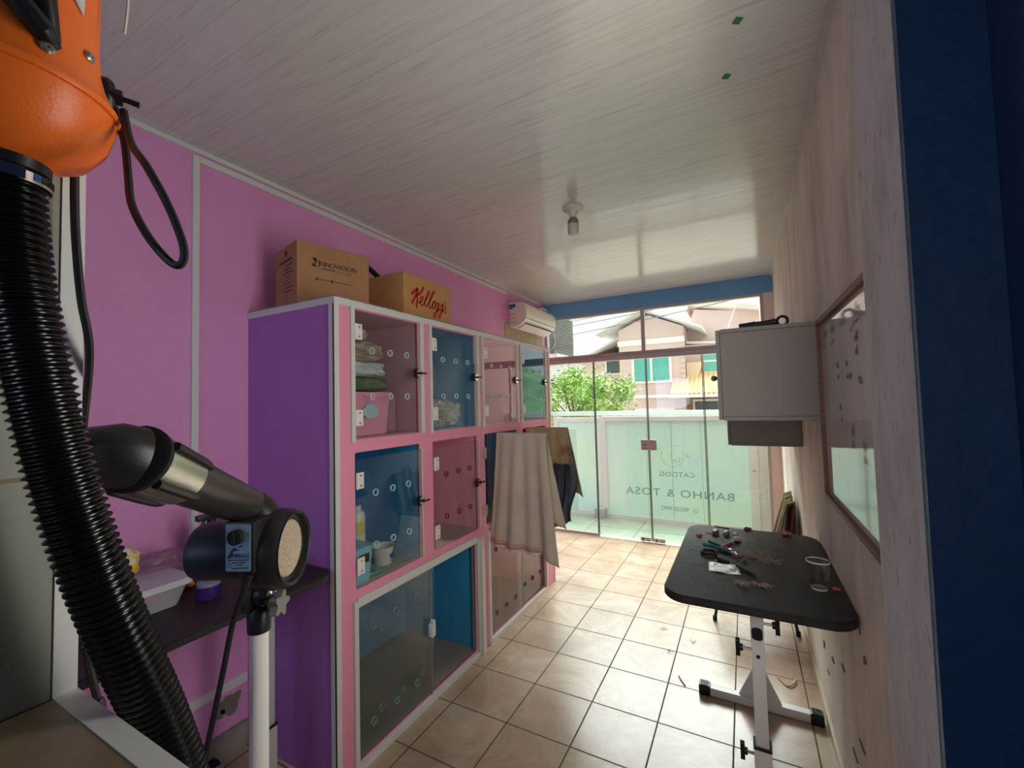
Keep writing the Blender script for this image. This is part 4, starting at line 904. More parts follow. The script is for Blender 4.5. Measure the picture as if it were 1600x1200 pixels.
# volute housing
BODY = mat('dryer_black', (30, 29, 29), .36, bump=.05, bscale=400)
b = MB(); b.lathe(VC-A*.075, [(.001, 0), (.062, .0), (.080, .006), (.091, .02), (.094, .07), (.091, .092), (.085, .1), (.080, .1), (.077, .088), (.060, .084), (.001, .084)], A, 44); b.build('housing', BODY, dr)
b = MB(); b.lathe(VC+A*.012, [(.001, 0), (.056, 0), (.063, .002), (.066, .0)], A, 40)
MESHM = mat('intake_mesh', (196, 178, 152), .5, rgb2=(120, 106, 90), nscale=420, contrast=(.45, .6)); b.build('intake_mesh', MESHM, dr)
b = MB(); b.lathe(VC+A*.012, [(.064, 0), (.080, .0), (.0805, .012), (.086, .016), (.087, .010)], A, 44); b.build('intake_ring', BODY, dr)
for q in ((.0, -.078), (.05, -.06)):
    pass
# motor
MC = VC-A*.075
b = MB(); b.lathe(MC, [(.001, 0), (.062, 0), (.067, -.01), (.067, -.105), (.062, -.122), (.046, -.130), (.001, -.132)], A, 40); b.build('motor', mat('dark_teal_motor', (28, 46, 52), .45), dr)
# discharge tube tangent to the housing
J = Vector((-1.073, .627, 1.338))
S1 = VC-A*.03+Vector((0, 0, .035)); 
b = MB(); b.loft([(J, .0445), (J+Vector((.010, .010, -.014)), .0465), (J+Vector((.024, .016, -.034)), .048), (J+Vector((.030, .018, -.062)), .047), (J+Vector((.028, .017, -.085)), .040)], 30); b.build('outlet_neck', BODY, dr)
E1 = Vector((-.905, .385, 1.468))
b = MB(); b.loft([(J+T*.002, .0425), (J.lerp(E1, .5), .0435), (E1, .0455)], 32); b.build('discharge_tube', mat('dryer_tube_grey', (58, 54, 50), .34, .25), dr)
dt = (E1-J).normalized(); E2 = E1+dt*.075
b = MB(); b.loft([(E1-dt*.035, .0462), (E1-dt*.033, .0495), (E2, .0515), (E2+dt*.004, .048)], 36)
CL = b.build('silver_collar', mat('collar_chrome', (190, 186, 172), .22, .9), dr)
b = MB()
side = dt.cross(Vector((0, 0, 1))).normalized(); upv = side.cross(dt)
for k in range(10):
    a = 2*math.pi*k/10+.2; c_ = math.cos(a)*side+math.sin(a)*upv
    if k % 2 == 0: b.tube([E1-dt*.045+c_*.047, E1-dt*.02+c_*.052, E2-dt*.002+c_*.054], .008, 8, 3)
b.build('grip_rib', BODY, CL)
b = MB(); b.loft([(E2+dt*.002, .054), (E2+dt*.012, .055), (E2+dt*.014, .05)], 36); b.build('lock_ring', BLACKM, dr)
b = MB(); b.loft([(E2+dt*.012, .050), (E2+dt*.035+Vector((-.01, -.004, -.002)), .050), (E2+dt*.055+Vector((-.03, -.01, -.01)), .046), (E2+dt*.065+Vector((-.065, -.02, -.022)), .039), (E2+dt*.06+Vector((-.10, -.03, -.03)), .032)], 32); b.build('nozzle', BODY, dr)
# control box with dial and maker plate, facing the camera side
n1 = Vector((.42, -.907, 0)).normalized(); xb = Vector((0, 0, 1)).cross(n1).normalized()  # x to the right, z up
xb = -xb if xb.x < 0 else xb
BC = Vector((-.998, .560, 1.270))
F0 = frame(BC, xb, (0, 0, 1))
b = MB(); b.box(-.034, .034, -.056, .056, -.075, .0, F0, bev=.004); cbx = b.build('control_box', BODY, dr)
b = MB(); b.add(plate([rrect(-.029, .028, -.050, .052, .004)], .001, F0 @ Matrix.Translation((0, 0, .0012)))); pl = b.build('maker_plate', mat('plate_blue_grey', (128, 160, 180), .4), cbx)
b = MB(); b.add(plate([circ(-.001, .026, .0165, 24)], .012, F0 @ Matrix.Translation((0, 0, .008)))); b.box(-.003, .001, .012, .040, .008, .018, F0); b.build('dial', BLACKM, cbx)
NAVY = mat('plate_navy', (18, 38, 104), .5); b = MB()
b.add(text_bm('MINAG', .0125, F0 @ Matrix.Translation((.005, -.0165, .0022)), .0002, shear=.3)); b.add(plate([[(-.026, -.022), (-.017, -.022), (-.010, -.006), (.003, -.004), (-.009, .002), (-.015, -.003)]], .0006, F0 @ Matrix.Translation((0, 0, .002))))
b.add(plate([[(.0, .0015), (.009, .003), (.010, .007), (.002, .005)]], .0006, F0 @ Matrix.Translation((0, 0, .002))))
b.build('maker_lettering', NAVY, pl, smooth=False)
b = MB(); b.add(stroke_bm([[(-.024, -.026), (.025, -.025)], [(-.014, -.032), (-.002, -.031)], [(.002, -.031), (.018, -.030)], [(-.004, -.0365), (.010, -.0355)], [(-.015, -.044), (.024, -.042)]], .0022, F0 @ Matrix.Translation((0, 0, .0014)))); b.add(plate([circ(-.021, -.037, .005), circ(-.021, -.037, .0042)], .0006, F0 @ Matrix.Translation((0, 0, .0018)))); b.build('small_print', mat('plate_ink', (28, 44, 66), .5), pl, smooth=False)
b = MB(); b.add(stroke_bm([[(-.024, .022), (-.022, .022)], [(.021, .030), (.023, .030)], [(0, .0475), (.002, .0475)]], .003, F0 @ Matrix.Translation((0, 0, .0014)))); b.build('dial_marks', BLACKM, pl, smooth=False)
# power cord
b = MB(); b.tube([BC+Vector((.01, .01, -.058)), (-1.000, .570, 1.17), (-1.045, .573, 1.09), (-1.07, .568, .99), (-1.095, .56, .88), (-1.12, .552, .76), (-1.14, .54, .5), (-1.15, .5, .2), (-1.12, .42, .01)], .0062, 8); b.build('power_cord', BLACKM, dr)
b = MB(); b.loft([((-.985, .575, 1.212), .012), ((-.992, .572, 1.19), .009), ((-1.0, .570, 1.165), .007)], 12); b.build('cord_grommet', BLACKM, dr)

# ------------------------------------------------------------ orange blower with ribbed hose (upper left)
bl = thing('blower', (-.70, .165, 1.86), 'orange pet blower hanging at the booth edge with a thick hose', 'blower')
OR = mat('orange_plastic', (242, 112, 34), .38, bump=.06, bscale=260)
bc = Vector((-.712, .150, 1.865)); BA = Vector((.03, .03, 1)).normalized()
b = MB(); b.lathe(bc, [(.028, -.008), (.042, 0), (.064, .012), (.079, .035), (.085, .060), (.0855, .070)], BA, 48); b.build('lower_bowl', OR, bl)
b = MB(); b.lathe(bc, [(.0855, .070), (.0885, .071), (.0895, .076), (.088, .080), (.086, .082)], BA, 48); b.build('seam_flange', OR, bl)
b = MB(); b.lathe(bc, [(.086, .082), (.081, .090), (.076, .102), (.070, .125), (.066, .15), (.063, .25), (.063, .40), (.05, .44), (.001, .45)], BA, 48); b.build('motor_shell', OR, bl)
b = MB(); b.lathe(bc, [(.0985, .0), (.0985, .0)], BA, 8) if False else None
def onshell(ang, h, r):   # point on shell
    s_ = Vector((math.cos(ang), math.sin(ang), 0)); return bc+BA*h+s_*r, s_
for ang, h, r in ((.06, .097, .0785), (.66, .125, .070)):
    p_, s_ = onshell(ang, h, r); b = MB(); b.lathe(p_, [(.001, .004), (.004, .004), (.0062, .002), (.0062, 0)], s_, 16); b.build('rivet', mat('rivet_grey', (170, 160, 150), .3, .8), bl)
# black carrying handle bracket
p_, s_ = onshell(-.85, .125, .088)
b = MB(); tv = s_.cross(BA)
def hp(a, h, r): q, s2 = onshell(a, h, r); return q
b.loft([(hp(.16, .104, .074), .006), (hp(.02, .112, .080), .011), (hp(-.28, .135, .082), .012), (hp(-.6, .18, .088), .012), (hp(-.9, .25, .10), .012)], 12)
b.loft([(hp(.12, .112, .072), .008), (hp(-.02, .15, .076), .012), (hp(-.10, .20, .078), .012), (hp(-.15, .30, .09), .012)], 12)
hd = b.build('handle_bracket', BLACKP, bl)
p_, s_ = onshell(-.06, .152, .088); b = MB(); b.lathe(p_, [(.001, .005), (.004, .005), (.0065, .002), (.0065, 0)], s_, 16); b.build('screw', CHROME, hd)
# label patch (no code)
b = MB()
LB = [hp(-.42, .200, .0842), hp(-.14, .172, .0842), hp(-.10, .21, .0842), hp(-.10, .26, .0842), hp(-.40, .26, .0842)]
V_ = [b.bm.verts.new(q) for q in LB]; 
def labP(u, v): 
    a = .12+.46*u; h = .168+.10*v + .03*(1-u)*(1-v); return hp(a, h, .0665)
sheet('sticker', labP, 10, 6, mat('label_white', (206, 202, 194), .5), bl, .0006)
b = MB()
# toggle switch on the side
p_, s_ = onshell(1.12, .104, .074); b = MB(); b.add(lump(p_, (.018, .018, .040), .02, 2, 1, 2, 4)); b.lathe(p_+s_*.004, [(.001, 0), (.009, 0), (.009, .012), (.001, .012)], s_, 6); b.cyl(p_+s_*.014, p_+s_*.032+Vector((0, 0, -.002)), .003, .0038, 10); b.build('toggle_switch', BLACKP, bl)
b = MB(); b.lathe(bc, [(.031, -.018), (.034, -.016), (.034, .002), (.030, .004)], BA, 32); b.build('outlet_rim', BLACKP, bl)
# clamp
b = MB(); b.lathe(bc+Vector((0, 0, -.032)), [(.0335, 0), (.0348, 0), (.0348, .011), (.0335, .011)], BA, 36); cl_ = b.build('hose_clamp', STEEL, bl)
q_ = bc+Vector((.035*math.cos(-.15), .035*math.sin(-.15), -.0265)); b = MB(); b.box(-.003, .003, -.012, .010, -.0065, .0065, Matrix.Translation(q_) @ Matrix.Rotation(-.15, 4, 'Z'), bev=.001); b.build('clamp_screw', CHROME, cl_)
b = MB(); b.box(-.0005, .0006, -.003, .003, -.004, .004, Matrix.Translation(bc+Vector((.0352*math.cos(.42), .0352*math.sin(.42), -.0265))) @ Matrix.Rotation(.42, 4, 'Z')); b.build('blue_mark', mat('mark_blue', (30, 90, 170), .4), cl_)
for k_ in range(9):
    a_ = .56+k_*.07; b = MB(); b.box(-.0005, .0006, -.0005, .0005, -.004, .004, Matrix.Translation(bc+Vector((.0352*math.cos(a_), .0352*math.sin(a_), -.0265))) @ Matrix.Rotation(a_, 4, 'Z')); b.build('clamp_slot', BLACKM, cl_)
# ribbed hose
HP = [(-.712, .150, 1.862), (-.712, .152, 1.80), (-.705, .158, 1.72), (-.697, .170, 1.63), (-.688, .188, 1.52), (-.680, .215, 1.40), (-.678, .250, 1.28), (-.678, .285, 1.17), (-.672, .31, 1.05), (-.66, .33, .80), (-.66, .36, .5), (-.70, .42, .20), (-.85, .50, .06), (-1.05, .50, .045)]
def catmull(P, sub):
    P = [Vector(p) for p in P]; out = []
    for i in range(len(P)-1):
        p0 = P[max(i-1, 0)]; p1 = P[i]; p2 = P[i+1]; p3 = P[min(i+2, len(P)-1)]
        for k in range(sub):
            t = k/sub; out.append(.5*((2*p1)+(p2-p0)*t+(2*p0-5*p1+4*p2-p3)*t*t+(3*p1-p0-3*p2+p3)*t**3))
    out.append(P[-1]); return out
path = catmull(HP, 60); L = [0]
for a_, c_ in zip(path, path[1:]): L.append(L[-1]+(c_-a_).length)
rings = []; pitch_ = .0092; s_ = 0; i = 0; step = pitch_/6
while s_ < L[-1]:
    while i < len(L)-2 and L[i+1] < s_: i += 1
    t = (s_-L[i])/max(1e-9, L[i+1]-L[i]); p = path[i].lerp(path[i+1], t); ph = (s_/pitch_) % 1
    r_ = .0265+(.0045 if .25 < ph < .6 else (.002 if .15 < ph < .7 else 0)); rings.append((p, r_)); s_ += step
b = MB(); b.loft(rings, 28); b.build('ribbed_hose', mat('hose_black', (14, 15, 15), .22), bl)
# cables
CB = mat('cable_black', (26, 24, 26), .45)
b = MB(); b.tube([(-.690, .233, 1.965), (-.680, .240, 1.92), (-.668, .240, 1.872), (-.640, .234, 1.825), (-.599, .236, 1.776), (-.577, .249, 1.747), (-.567, .255, 1.750), (-.566, .254, 1.771), (-.580, .245, 1.816), (-.599, .232, 1.861), (-.640, .232, 1.902), (-.672, .236, 1.955)], .0045, 8); b.build('cable_loop', CB, bl)
b = MB(); b.tube([(-.753, .215, 1.93), (-.756, .217, 1.84), (-.756, .220, 1.781), (-.753, .224, 1.723), (-.770, .238, 1.653), (-.838, .252, 1.528), (-.870, .258, 1.386), (-.866, .264, 1.293), (-.858, .270, 1.21), (-.850, .277, 1.162), (-.842, .283, 1.12), (-.83, .30, .8), (-.80, .34, .3), (-.80, .40, .006)], .0048, 8); b.build('power_cable', CB, bl)
b = MB(); b.tube([(-.697, .155, 2.75), (-.70, .15, 2.5), (-.705, .15, 2.31)], .006, 8); b.build('hanger_rod', STEEL, bl)
b = MB(); b.tube([(-.655, .235, 2.20), (-.652, .232, 2.09), (-.650, .228, 2.04)], .0016, 6); b.build('thin_cable', WHITE, bl)

# ------------------------------------------------------------ items on the pink-wall table
ZL = .9005
tb = thing('storage_tub', (-1.86, .70, ZL), 'clear lidded plastic tub on the table by the pink wall', 'tub')
CLP = mat('clear_tub_plastic', (206, 204, 214), .15, alpha=.55)
b = MB(); frustum(b, (-1.86, .70), .17, .20, ZL, ZL+.075, .022, .03); b.build('body', CLP, tb)
b = MB(); frustum(b, (-1.86, .70), .235, .268, ZL+.072, ZL+.092, -.004, .035); b.build('lid', mat('lid_plastic', (206, 206, 214), .25, alpha=.8), tb)
lump_obj('sponge', (-1.86, .70, ZL+.036), (.10, .13, .045), mat('pink_sponge', (212, 76, 110), .8), 'pink red sponge inside the clear tub', 'sponge', .12, 6, 3)
b = MB(); b.add(lump((-1.90, .655, ZL+.158), (.12, .13, .13), .12, 4, 6, 4, 2.4)); tag(b.build('snack_packet', mat('packet_print', (222, 214, 200), .4, rgb2=(226, 186, 40), nscale=16, contrast=(.52, .56))), 'white and yellow crumpled packet lying on the clear tub', 'packet')
lump_obj('plastic_bag', (-1.99, .83, ZL+.07), (.16, .22, .14), mat('dull_clear_bag', (150, 110, 132), .25, alpha=.5, bump=.5, bscale=30), 'loose see-through bag behind the clear tub', 'bag', .25, 6, 2, None, 2.2)
sb = thing('spray_bottle', (-1.94, .98, ZL), 'yellow spray bottle with black trigger behind the dryer motor', 'bottle')
b = MB(); b.lathe((-1.94, .98, ZL), [(.001, 0), (.038, 0), (.04, .01), (.04, .16), (.03, .19), (.014, .2), (.014, .215), (.001, .215)]); b.build('body', mat('yellow_plastic', (226, 160, 40), .35), sb)
b = MB(); b.lathe((-1.94, .98, ZL+.215), [(.016, 0), (.016, .02), (.001, .02)]); b.box(-1.955, -1.925, .925, 1.005, ZL+.232, ZL+.256, bev=.006); b.tube([(-1.94, .955, ZL+.235), (-1.94, .94, ZL+.205), (-1.94, .915, ZL+.18)], .006, 8); b.build('trigger_head', BLACKP, sb)
jar = thing('jar', (-1.72, .93, ZL), 'dark purple jar with a grey lid below the dryer motor', 'jar')
b = MB(); b.lathe((-1.74, .87, ZL), [(.001, 0), (.036, 0), (.038, .005), (.038, .045), (.001, .045)]); b.build('body', mat('purple_plastic', (60, 24, 100), .4), jar)
b = MB(); b.lathe((-1.74, .87, ZL+.0455), [(.001, 0), (.037, 0), (.037, .012), (.001, .012)]); b.build('lid', mat('jar_lid', (120, 130, 150), .4), jar)
cupb = thing('cup', (-1.68, 1.06, ZL), 'clear bluish plastic cup behind the dryer bracket', 'cup')
b = MB(); b.lathe((-1.68, 1.05, ZL), [(.001, 0), (.030, 0), (.036, .07), (.034, .07), (.028, .004), (.001, .004)]); b.build('body', mat('blue_clear_plastic', (120, 160, 200), .15, alpha=.6), cupb)
b = MB(); b.sphere((-1.90, .885, ZL+.014), .014, (1.4, 1, 1)); tag(b.build('cap', mat('orange_cap', (216, 130, 40), .5)), 'small orange cap between the tub and the purple jar', 'cap')
b = MB(); b.cyl((-2.02, 1.12, ZL), (-2.02, 1.12, ZL+.21), .034, n=24); b.cyl((-2.02, 1.12, ZL+.21), (-2.02, 1.12, ZL+.235), .018, n=16)
tag(b.build('bottle', mat('pale_bottle', (190, 180, 200), .4)), 'pale lilac bottle behind the dryer housing', 'bottle')

# ------------------------------------------------------------ outside: patio, frosted gate, condenser
PAT = tile_mat('grey_green_patio', .6, (0, 0, 0), (96, 110, 98), (130, 148, 132), (150, 166, 148), (172, 184, 166), .3, .008, 2.)
b = MB(); b.box(-5, 3, 4.99, 5.92, -.12, -.02); struct(b.build('patio_floor', PAT))
b = MB(); b.box(-40, 30, 5.92, 80, -.25, -.05); struct(b.build('street_ground', mat('street_asphalt', (120, 118, 112), .9, rgb2=(140, 136, 128), nscale=2)))
GY = 5.86; FR_M = frosted_mat()
gate = thing('sliding_gate', (-.8, GY, -.02), 'frosted mint glass gate with mirrored lettering in a white frame', 'gate')
b = MB(); b.box(-1.70, .02, GY-.004, GY+.004, .03, 1.29); b.build('frosted_panel', FR_M, gate, smooth=False)
b = MB(); b.box(-1.76, -1.70, GY-.025, GY+.025, -.02, 1.35); b.box(.02, .11, GY-.03, GY+.03, -.02, 1.35); b.box(.11, .213, GY-.02, GY+.03, -.02, 1.40); b.box(-1.70, .02, GY-.025, GY+.025, 1.29, 1.35); b.box(-1.70, .02, GY-.025, GY+.025, -.02, .03)
b.build('gate_frame', mat('white_gate_frame', (226, 228, 224), .4), gate, smooth=False)
b = MB(); b.box(-.852, -.847, GY-.006, GY-.004, .03, 1.29); b.box(-1.16, -1.157, GY-.006, GY-.004, .03, 1.29); b.box(-.5, -.497, GY-.006, GY-.004, .03, 1.29); b.split('panel_joint', mat('joint_green', (150, 178, 168), .5), gate, smooth=False)
b = MB(); b.cyl((.065, GY-.03, .70), (.065, GY-.05, .70), .012, n=12); b.box(.05, .09, GY-.055, GY-.045, .695, .707); b.build('gate_lock', STEEL, gate)
MM = frame((0, GY-.0052, 0), (-1, 0, 0), (0, 0, 1))     # mirrored: text reads correctly from the street
LET = mat('sticker_lettering', (128, 170, 168), .6)
def gt(body, size, x, z, nm, sp=1., mt=LET, sx_=1.):
    b = MB(); M2 = MM @ Matrix.Translation((-x, z, 0)) @ Matrix.Scale(sx_, 4, (1, 0, 0)); bm_ = text_bm(body, size, M2, .0003, spacing=sp); b.add(bm_); b.build(nm, mt, gate, smooth=False)
gt('BANHO & TOSA', .135, -.80, .36, 'lettering_banho_tosa', 1.12, sx_=1.22)
gt('CATDOG', .085, -.80, .60, 'lettering_name', 1.05, sx_=1.15)
gt('98500.9992', .075, -.84, .165, 'lettering_phone', .95, mat('sticker_blue_lettering', (120, 166, 186), .6))
b = MB(); b.add(plate([circ(-.60, .165, .028, 24), circ(-.60, .165, .0235, 24)], .0006, frame((0, GY-.0055, 0), (1, 0, 0), (0, 0, 1))))
b.add(stroke_bm([[(-.61, .172), (-.603, .158), (-.59, .156)]], .006, frame((0, GY-.0058, 0), (1, 0, 0), (0, 0, 1)), 0)); b.build('phone_mark', mat('sticker_blue_lettering', (120, 166, 186), .6), gate, smooth=False)
LOGO = frame((0, GY-.0058, 0), (1, 0, 0), (0, 0, 1)); b = MB(); st = []
cx_, cz_, R_ = -.845, .835, .135
st.append([(cx_+R_*math.cos(math.radians(a)), cz_+R_*math.sin(math.radians(a))) for a in range(150, 392, 8)])
st.append([(cx_+R_*math.cos(math.radians(a)), cz_+R_*math.sin(math.radians(a))) for a in range(70, 110, 8)])
st.append([(cx_+.02+.045*math.cos(math.radians(a)), cz_+.0+.05*math.sin(math.radians(a))) for a in range(110, 330, 12)])
st.append([(cx_+.06, cz_-.02), (cx_+.09, cz_-.01), (cx_+.085, cz_-.06), (cx_+.05, cz_-.07), (cx_+.02, cz_-.05)])
b.add(stroke_bm(st, .005, LOGO, 0)); b.add(stroke_bm([[(cx_+.205, cz_+.03), (cx_+.175, cz_+.035), (cx_+.168, cz_), (cx_+.19, cz_-.012), (cx_+.208, cz_+.0)]], .008, LOGO, 0)); b.build('logo_drawing', mat('faint_logo', (150, 186, 178), .6), gate, smooth=False)
fp = thing('frosted_fence_panel', (-2.2, GY+.04, -.02), 'pale frosted fence panel in a white frame beside the gate', 'fence')
b = MB(); b.box(-2.42, -1.80, GY+.036, GY+.044, .03, 1.28); b.build('frosted_panel', FR_M, fp, smooth=False)
b = MB(); b.box(-2.48, -2.42, GY+.02, GY+.06, -.02, 1.34); b.box(-1.80, -1.765, GY+.02, GY+.06, -.02, 1.34); b.box(-2.42, -1.80, GY+.02, GY+.06, 1.28, 1.34); b.box(-2.42, -1.80, GY+.02, GY+.06, -.02, .03); b.build('panel_frame', bpy.data.materials['white_gate_frame'], fp, smooth=False)
b = MB(); b.box(-4.2, 2.6, GY+.09, GY+.13, 1.36, 1.42); b.box(-4.2, -2.56, GY+.10, GY+.12, -.02, 1.36); b.box(.16, 2.6, GY+.10, GY+.12, -.02, 1.36)
tag(b.build('fence_rail', mat('rail_green_white', (206, 224, 214), .5), smooth=False), 'long pale top rail running above the gate', 'rail')
b = MB(); b.box(-1.86, -1.72, GY-.14, GY-.03, -.0195, .11, bev=.008); tag(b.build('motor_box', mat('grey_box', (170, 176, 180), .6)), 'small grey box on the patio at the gate foot', 'box')
cn = thing('condenser_unit', (-2.36, 5.42, 2.18), 'grey outdoor condenser unit mounted outside beside the shopfront', 'condenser')
CG = mat('condenser_grey', (112, 114, 108), .7, rgb2=(92, 94, 90), nscale=10)
b = MB(); b.box(-2.65, -2.16, 5.22, 5.95, 2.2, 2.75, bev=.01); b.build('casing', CG, cn)
b = MB(); b.box(-2.68, -2.12, 5.2, 5.97, 2.165, 2.2); b.build('base_bracket', WHITE, cn, smooth=False)
b = MB()
for k in range(14): b.box(-2.16, -2.152, 5.27, 5.9, 2.24+k*.036, 2.252+k*.036)
b.build('grille', mat('grille_grey', (84, 86, 82), .7), cn, smooth=False)
b = MB(); b.box(-2.76, -2.69, 4.99, 6.1, -.02, 3.2); struct(b.build('wall_outer_left', mat('outer_wall_paint', (214, 208, 200), .8)))

b = MB(); b.box(.215, .36, 5.05, 6.3, -.02, 3.1); struct(b.build('wall_outer_right', mat('outer_pink_wall', (206, 168, 160), .8)))
b = MB(); g_ = 26
V = [[b.bm.verts.new((8+i*2.2, 26+j*1.6, -.1+(13*math.exp(-((i-13)/8)**2-((j-14)/9)**2))*(1+.35*noise.noise(Vector((i*.4, j*.4, 3)))))) for j in range(g_)] for i in range(g_)]
for i in range(g_-1):
    for j in range(g_-1): b.bm.faces.new((V[i][j], V[i+1][j], V[i+1][j+1], V[i][j+1]))
struct(b.build('hill_ground', mat('wooded_hill', (52, 84, 40), .95, rgb2=(84, 120, 56), nscale=.6, contrast=(.4, .6))))
# ------------------------------------------------------------ house across the street
HP_ = mat('house_pink_render', (214, 188, 180), .85, rgb2=(208, 182, 174), nscale=1.2); HW = mat('house_white_trim', (232, 226, 220), .7)
ROOF = mat('roof_grey', (210, 208, 205), .8); ROOFT = mat('roof_soffit', (206, 192, 182), .8); GW = mat('green_window', (104, 182, 170), .2, rgb2=(84, 164, 152), nscale=.8); DKW = mat('dark_window', (70, 78, 80), .3)
YT = mat('yellow_clay_tile', (232, 208, 164), .7, rgb2=(220, 190, 142), nscale=3)
hs = thing('house', (-4, 22, -.05), 'two storey pale pink house with grey gable roof across the street', 'house')
def hbox(nm, mt, *a, parent=None, bev=0): b = MB(); b.box(*a); return b.build(nm, mt, parent or hs, smooth=False)
def gable(nm, x0, xm, x1, zl, zm, zr, y0, y1, th, mt):
    b = MB(); M_ = frame((0, 0, 0), (1, 0, 0), (0, 0, 1))
    pts = [(x0, zl), (xm, zm), (x1, zr), (x1, zr-th), (xm, zm-th), (x0, zl-th)]
    b.prism(pts, -y1, -y0, M_); return b.build(nm, mt, hs, smooth=False)
# main volume
b = MB(); b.prism([(-5.55, -.05), (-2.45, -.05), (-2.45, 5.05), (-4.05, 5.75), (-5.55, 5.10)], -28, -22, frame((0, 0, 0), (1, 0, 0), (0, 0, 1))); b.build('wall', HP_, hs, smooth=False)
gable('roof', -6.55, -4.15, -1.55, 5.0, 6.02, 4.85, 21.2, 28.6, .12, ROOF)
hbox('band', HW, -5.6, -2.4, 21.93, 22.0, 4.28, 4.55); hbox('band', HW, -5.6, -2.4, 21.93, 22.0, 1.62, 1.78)
for k in range(10): hbox('quoin', HP_, -2.62, -2.42, 21.95, 22.0, 1.8+k*.25, 1.98+k*.25); 
w_ = hbox('window_frame', HW, -4.92, -3.02, 21.92, 22.0, 2.36, 3.74); hbox('pane', GW, -4.80, -3.14, 21.90, 21.93, 2.46, 3.64, parent=w_); hbox('mullion', HW, -4.02, -3.92, 21.88, 21.90, 2.46, 3.64, parent=w_)
w_ = hbox('window_frame', HW, -4.85, -2.95, 21.92, 22.0, .5, 1.12); hbox('pane', DKW, -4.73, -3.07, 21.90, 21.93, .55, 1.0, parent=w_)
for k in range(7): hbox('grille_bar', HW, -4.6+k*.22, -4.57+k*.22, 21.87, 21.90, .55, 1.0, parent=w_)
# set back wing left
hbox('wall', HP_, -7.9, -5.5, 23.2, 28, -.05, 4.1)
b = MB(); b.prism([(-8.3, 3.8), (-5.4, 5.0), (-5.4, 4.88), (-8.3, 3.68)], -28.4, -22.6, frame((0, 0, 0), (1, 0, 0), (0, 0, 1))); b.build('roof', ROOF, hs, smooth=False)
w_ = hbox('window_frame', HW, -6.62, -5.72, 23.12, 23.2, 2.95, 3.95); hbox('pane', DKW, -6.54, -5.8, 23.10, 23.13, 3.02, 3.88, parent=w_)
# right rear volume with mono-pitch gable
b = MB(); b.prism([(-2.5, -.05), (3.4, -.05), (3.4, 4.9), (1.6, 5.6), (-2.1, 6.15), (-2.5, 4.9)], -30, -24, frame((0, 0, 0), (1, 0, 0), (0, 0, 1))); b.build('wall', HP_, hs, smooth=False)
b = MB(); b.prism([(-2.9, 6.45), (-2.6, 6.7), (3.8, 5.2), (3.8, 5.05), (-2.3, 6.3), (-2.4, 5.95)], -30.4, -23.4, frame((0, 0, 0), (1, 0, 0), (0, 0, 1))); b.build('roof', ROOFT, hs, smooth=False)
b = MB(); b.prism([(-2.4, 4.35), (2.6, 4.0), (2.6, 3.9), (-2.4, 4.25)], -24.6, -22.6, frame((0, 0, 0), (1, 0, 0), (0, 0, 1))); b.build('eave', ROOF, hs, smooth=False)
hbox('wall', HP_, -2.45, 3.0, 22.9, 24.5, -.05, 4.2)
w_ = hbox('window_frame', HW, -1.75, .1, 22.82, 22.9, 2.75, 4.0); hbox('pane', GW, -1.65, 0, 22.80, 22.83, 2.85, 3.9, parent=w_); hbox('mullion', HW, -1.65, 0, 22.78, 22.80, 3.3, 3.38, parent=w_)
# porch roof in yellow clay tiles: wavy slope
def pr(u, v): x = -3.0+3.6*u; return Vector((x, 21.0+1.9*v, 1.78+1.05*v+.035*math.sin(x*31)+.03*((v*7) % 1)))
b = MB(); nu, nv = 220, 42
V = [[b.bm.verts.new(pr(i/nu, j/nv)) for j in range(nv+1)] for i in range(nu+1)]
for i in range(nu):
    for j in range(nv): b.bm.faces.new((V[i][j], V[i+1][j], V[i+1][j+1], V[i][j+1]))
b.build('porch_roof', YT, hs, solid=.06)
hbox('gutter', HW, -3.05, .65, 20.88, 21.0, 1.60, 1.74)
b = MB(); b.prism([(-2.42, 2.3), (-2.0, 2.3), (-1.7, 3.3), (-2.42, 3.3)], -22.9, -22.5, frame((0, 0, 0), (1, 0, 0), (0, 0, 1))); b.build('parapet', mat('cream_parapet', (222, 200, 170), .8), hs, smooth=False)
w_ = hbox('window_frame', HW, -2.2, .5, 22.5, 22.6, .3, 1.5); hbox('pane', DKW, -2.1, .4, 22.48, 22.51, .4, 1.4, parent=w_)
# neighbours, far left and a low wall
nb = thing('house', (-12, 30, -.05), 'distant low white building behind the leafy tree', 'house')
b = MB(); b.box(-18, -9.2, 29, 36, -.05, 4.3); b.build('wall', mat('pale_wall', (214, 210, 204), .8), nb, smooth=False)
b = MB(); b.box(-18.3, -8.9, 28.6, 36.3, 4.3, 4.5); b.build('roof', ROOF, nb, smooth=False)
b = MB(); b.box(-16, -10, 28.95, 29.0, 2.2, 3.2); b.build('window', DKW, nb, smooth=False)
b = MB(); b.box(-14, 8, 16.0, 16.2, -.05, 1.0); tag(b.build('street_wall', mat('brick_pink', (196, 160, 146), .85), smooth=False), 'low pinkish boundary wall in front of the house', 'wall')

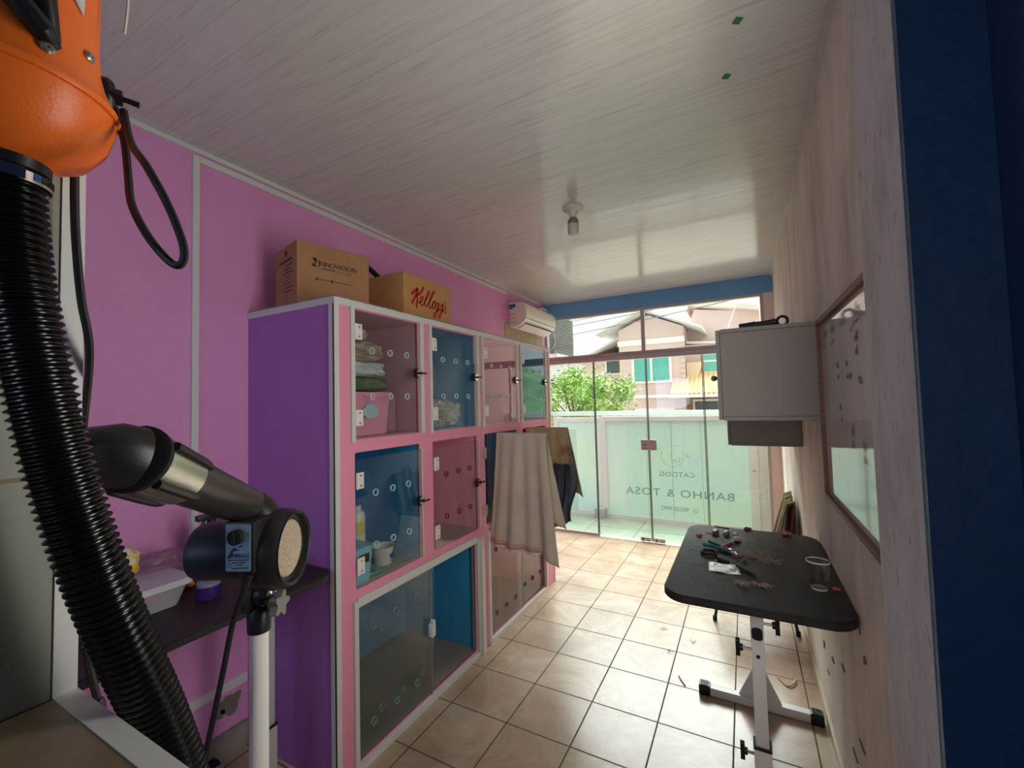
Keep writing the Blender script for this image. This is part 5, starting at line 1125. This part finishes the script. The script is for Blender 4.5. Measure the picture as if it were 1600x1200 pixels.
# ------------------------------------------------------------ tree beyond the fence
tr = thing('tree', (-3.9, 10.5, -.05), 'leafy bright green tree beyond the frosted fence', 'tree')
rnd = random.Random(3); b = MB()
b.tube([(-3.9, 10.5, -.05), (-3.88, 10.5, .7), (-3.85, 10.5, 1.3)], .07, 10)
tips = []
for k in range(26):
    a = rnd.random()*6.28; r_ = .25+rnd.random()*.95; z_ = 1.0+rnd.random()*1.35-r_*.25
    tip = (-3.9+r_*1.05*math.cos(a), 10.5+r_*.8*math.sin(a), z_); tips.append(tip)
    b.tube([(-3.87, 10.5, .8+rnd.random()*.3), (-3.9+r_*.4*math.cos(a), 10.5+r_*.35*math.sin(a), (1.0+z_)/2), tip], .014, 5, 3)
for k in range(6):
    x = -3.2+rnd.random()*.65; z_ = 1.35+rnd.random()*.9; tip = (x, 10.2+rnd.random()*.5, z_); tips.append(tip); b.tube([(-3.8, 10.5, 1.0), (x-.3, 10.4, z_-.25), tip], .012, 5, 3)
b.build('trunk', mat('bark', (104, 84, 64), .9), tr)
LEAF = mat('leaf_green', (142, 178, 70), .5, rgb2=(88, 128, 44), nscale=3)
LEAF.node_tree.nodes['Principled BSDF'].inputs['Subsurface Weight'].default_value = 0
b = MB()
for tip in tips:
    for _ in range(190):
        v = Vector((rnd.gauss(0, 1), rnd.gauss(0, 1), rnd.gauss(0, 1)))*.15; c = Vector(tip)+v
        a = Vector((rnd.gauss(0, 1), rnd.gauss(0, 1), rnd.gauss(0, 1))).normalized(); d_ = a.cross(Vector((rnd.gauss(0, 1), rnd.gauss(0, 1), rnd.gauss(0, 1)))).normalized(); s_ = .035+rnd.random()*.03
        b.quad(c-a*s_, c+d_*s_*.45, c+a*s_, c-d_*s_*.45)
tag(b.build('foliage', LEAF, tr, smooth=False), None, None, kind='stuff')

# ------------------------------------------------------------ overhead lines
PLM = mat('wire_grey', (90, 100, 106), .7)
for i, (za, zb, sag) in enumerate([(5.35, 6.4, .1), (5.1, 6.1, .15), (4.85, 5.8, .1), (4.5, 5.55, .2), (4.3, 5.3, .15), (3.95, 5.0, .1)]):
    b = MB(); b.tube([(-14, 15, za-1.1), (-8, 15.0, (za-.2)), (-2, 15.0, (za+zb)/2-sag), (6, 15, zb+.4)], .016, 5, 8)
    tag(b.build('power_line', PLM), ('topmost', 'second highest', 'third highest', 'fourth highest', 'second lowest', 'lowest')[i]+' of the thin overhead wires crossing the sky', 'wire', 'overhead wires across the sky')
b = MB(); b.cyl((-.55, 23.3, 4.9), (-.15, 23.3, 6.05), .022, n=8); tag(b.build('antenna', WHITE), 'thin white rod rising from the roof on the far side', 'antenna')

# ------------------------------------------------------------ green specks on the ceiling
GS = mat('green_paper', (40, 110, 62), .7)
for x, y, l_ in ((.033, 1.516, 'small green paper square on the ceiling nearer the camera'), (-.007, 1.764, 'small green paper square on the ceiling nearer the lamp')):
    b = MB(); b.box(-.012, .012, -.012, .012, -.002, 0, Matrix.Translation((x, y, H-.0005)) @ Matrix.Rotation(.6, 4, 'Z')); tag(b.build('paper_square', GS), l_, 'confetti')
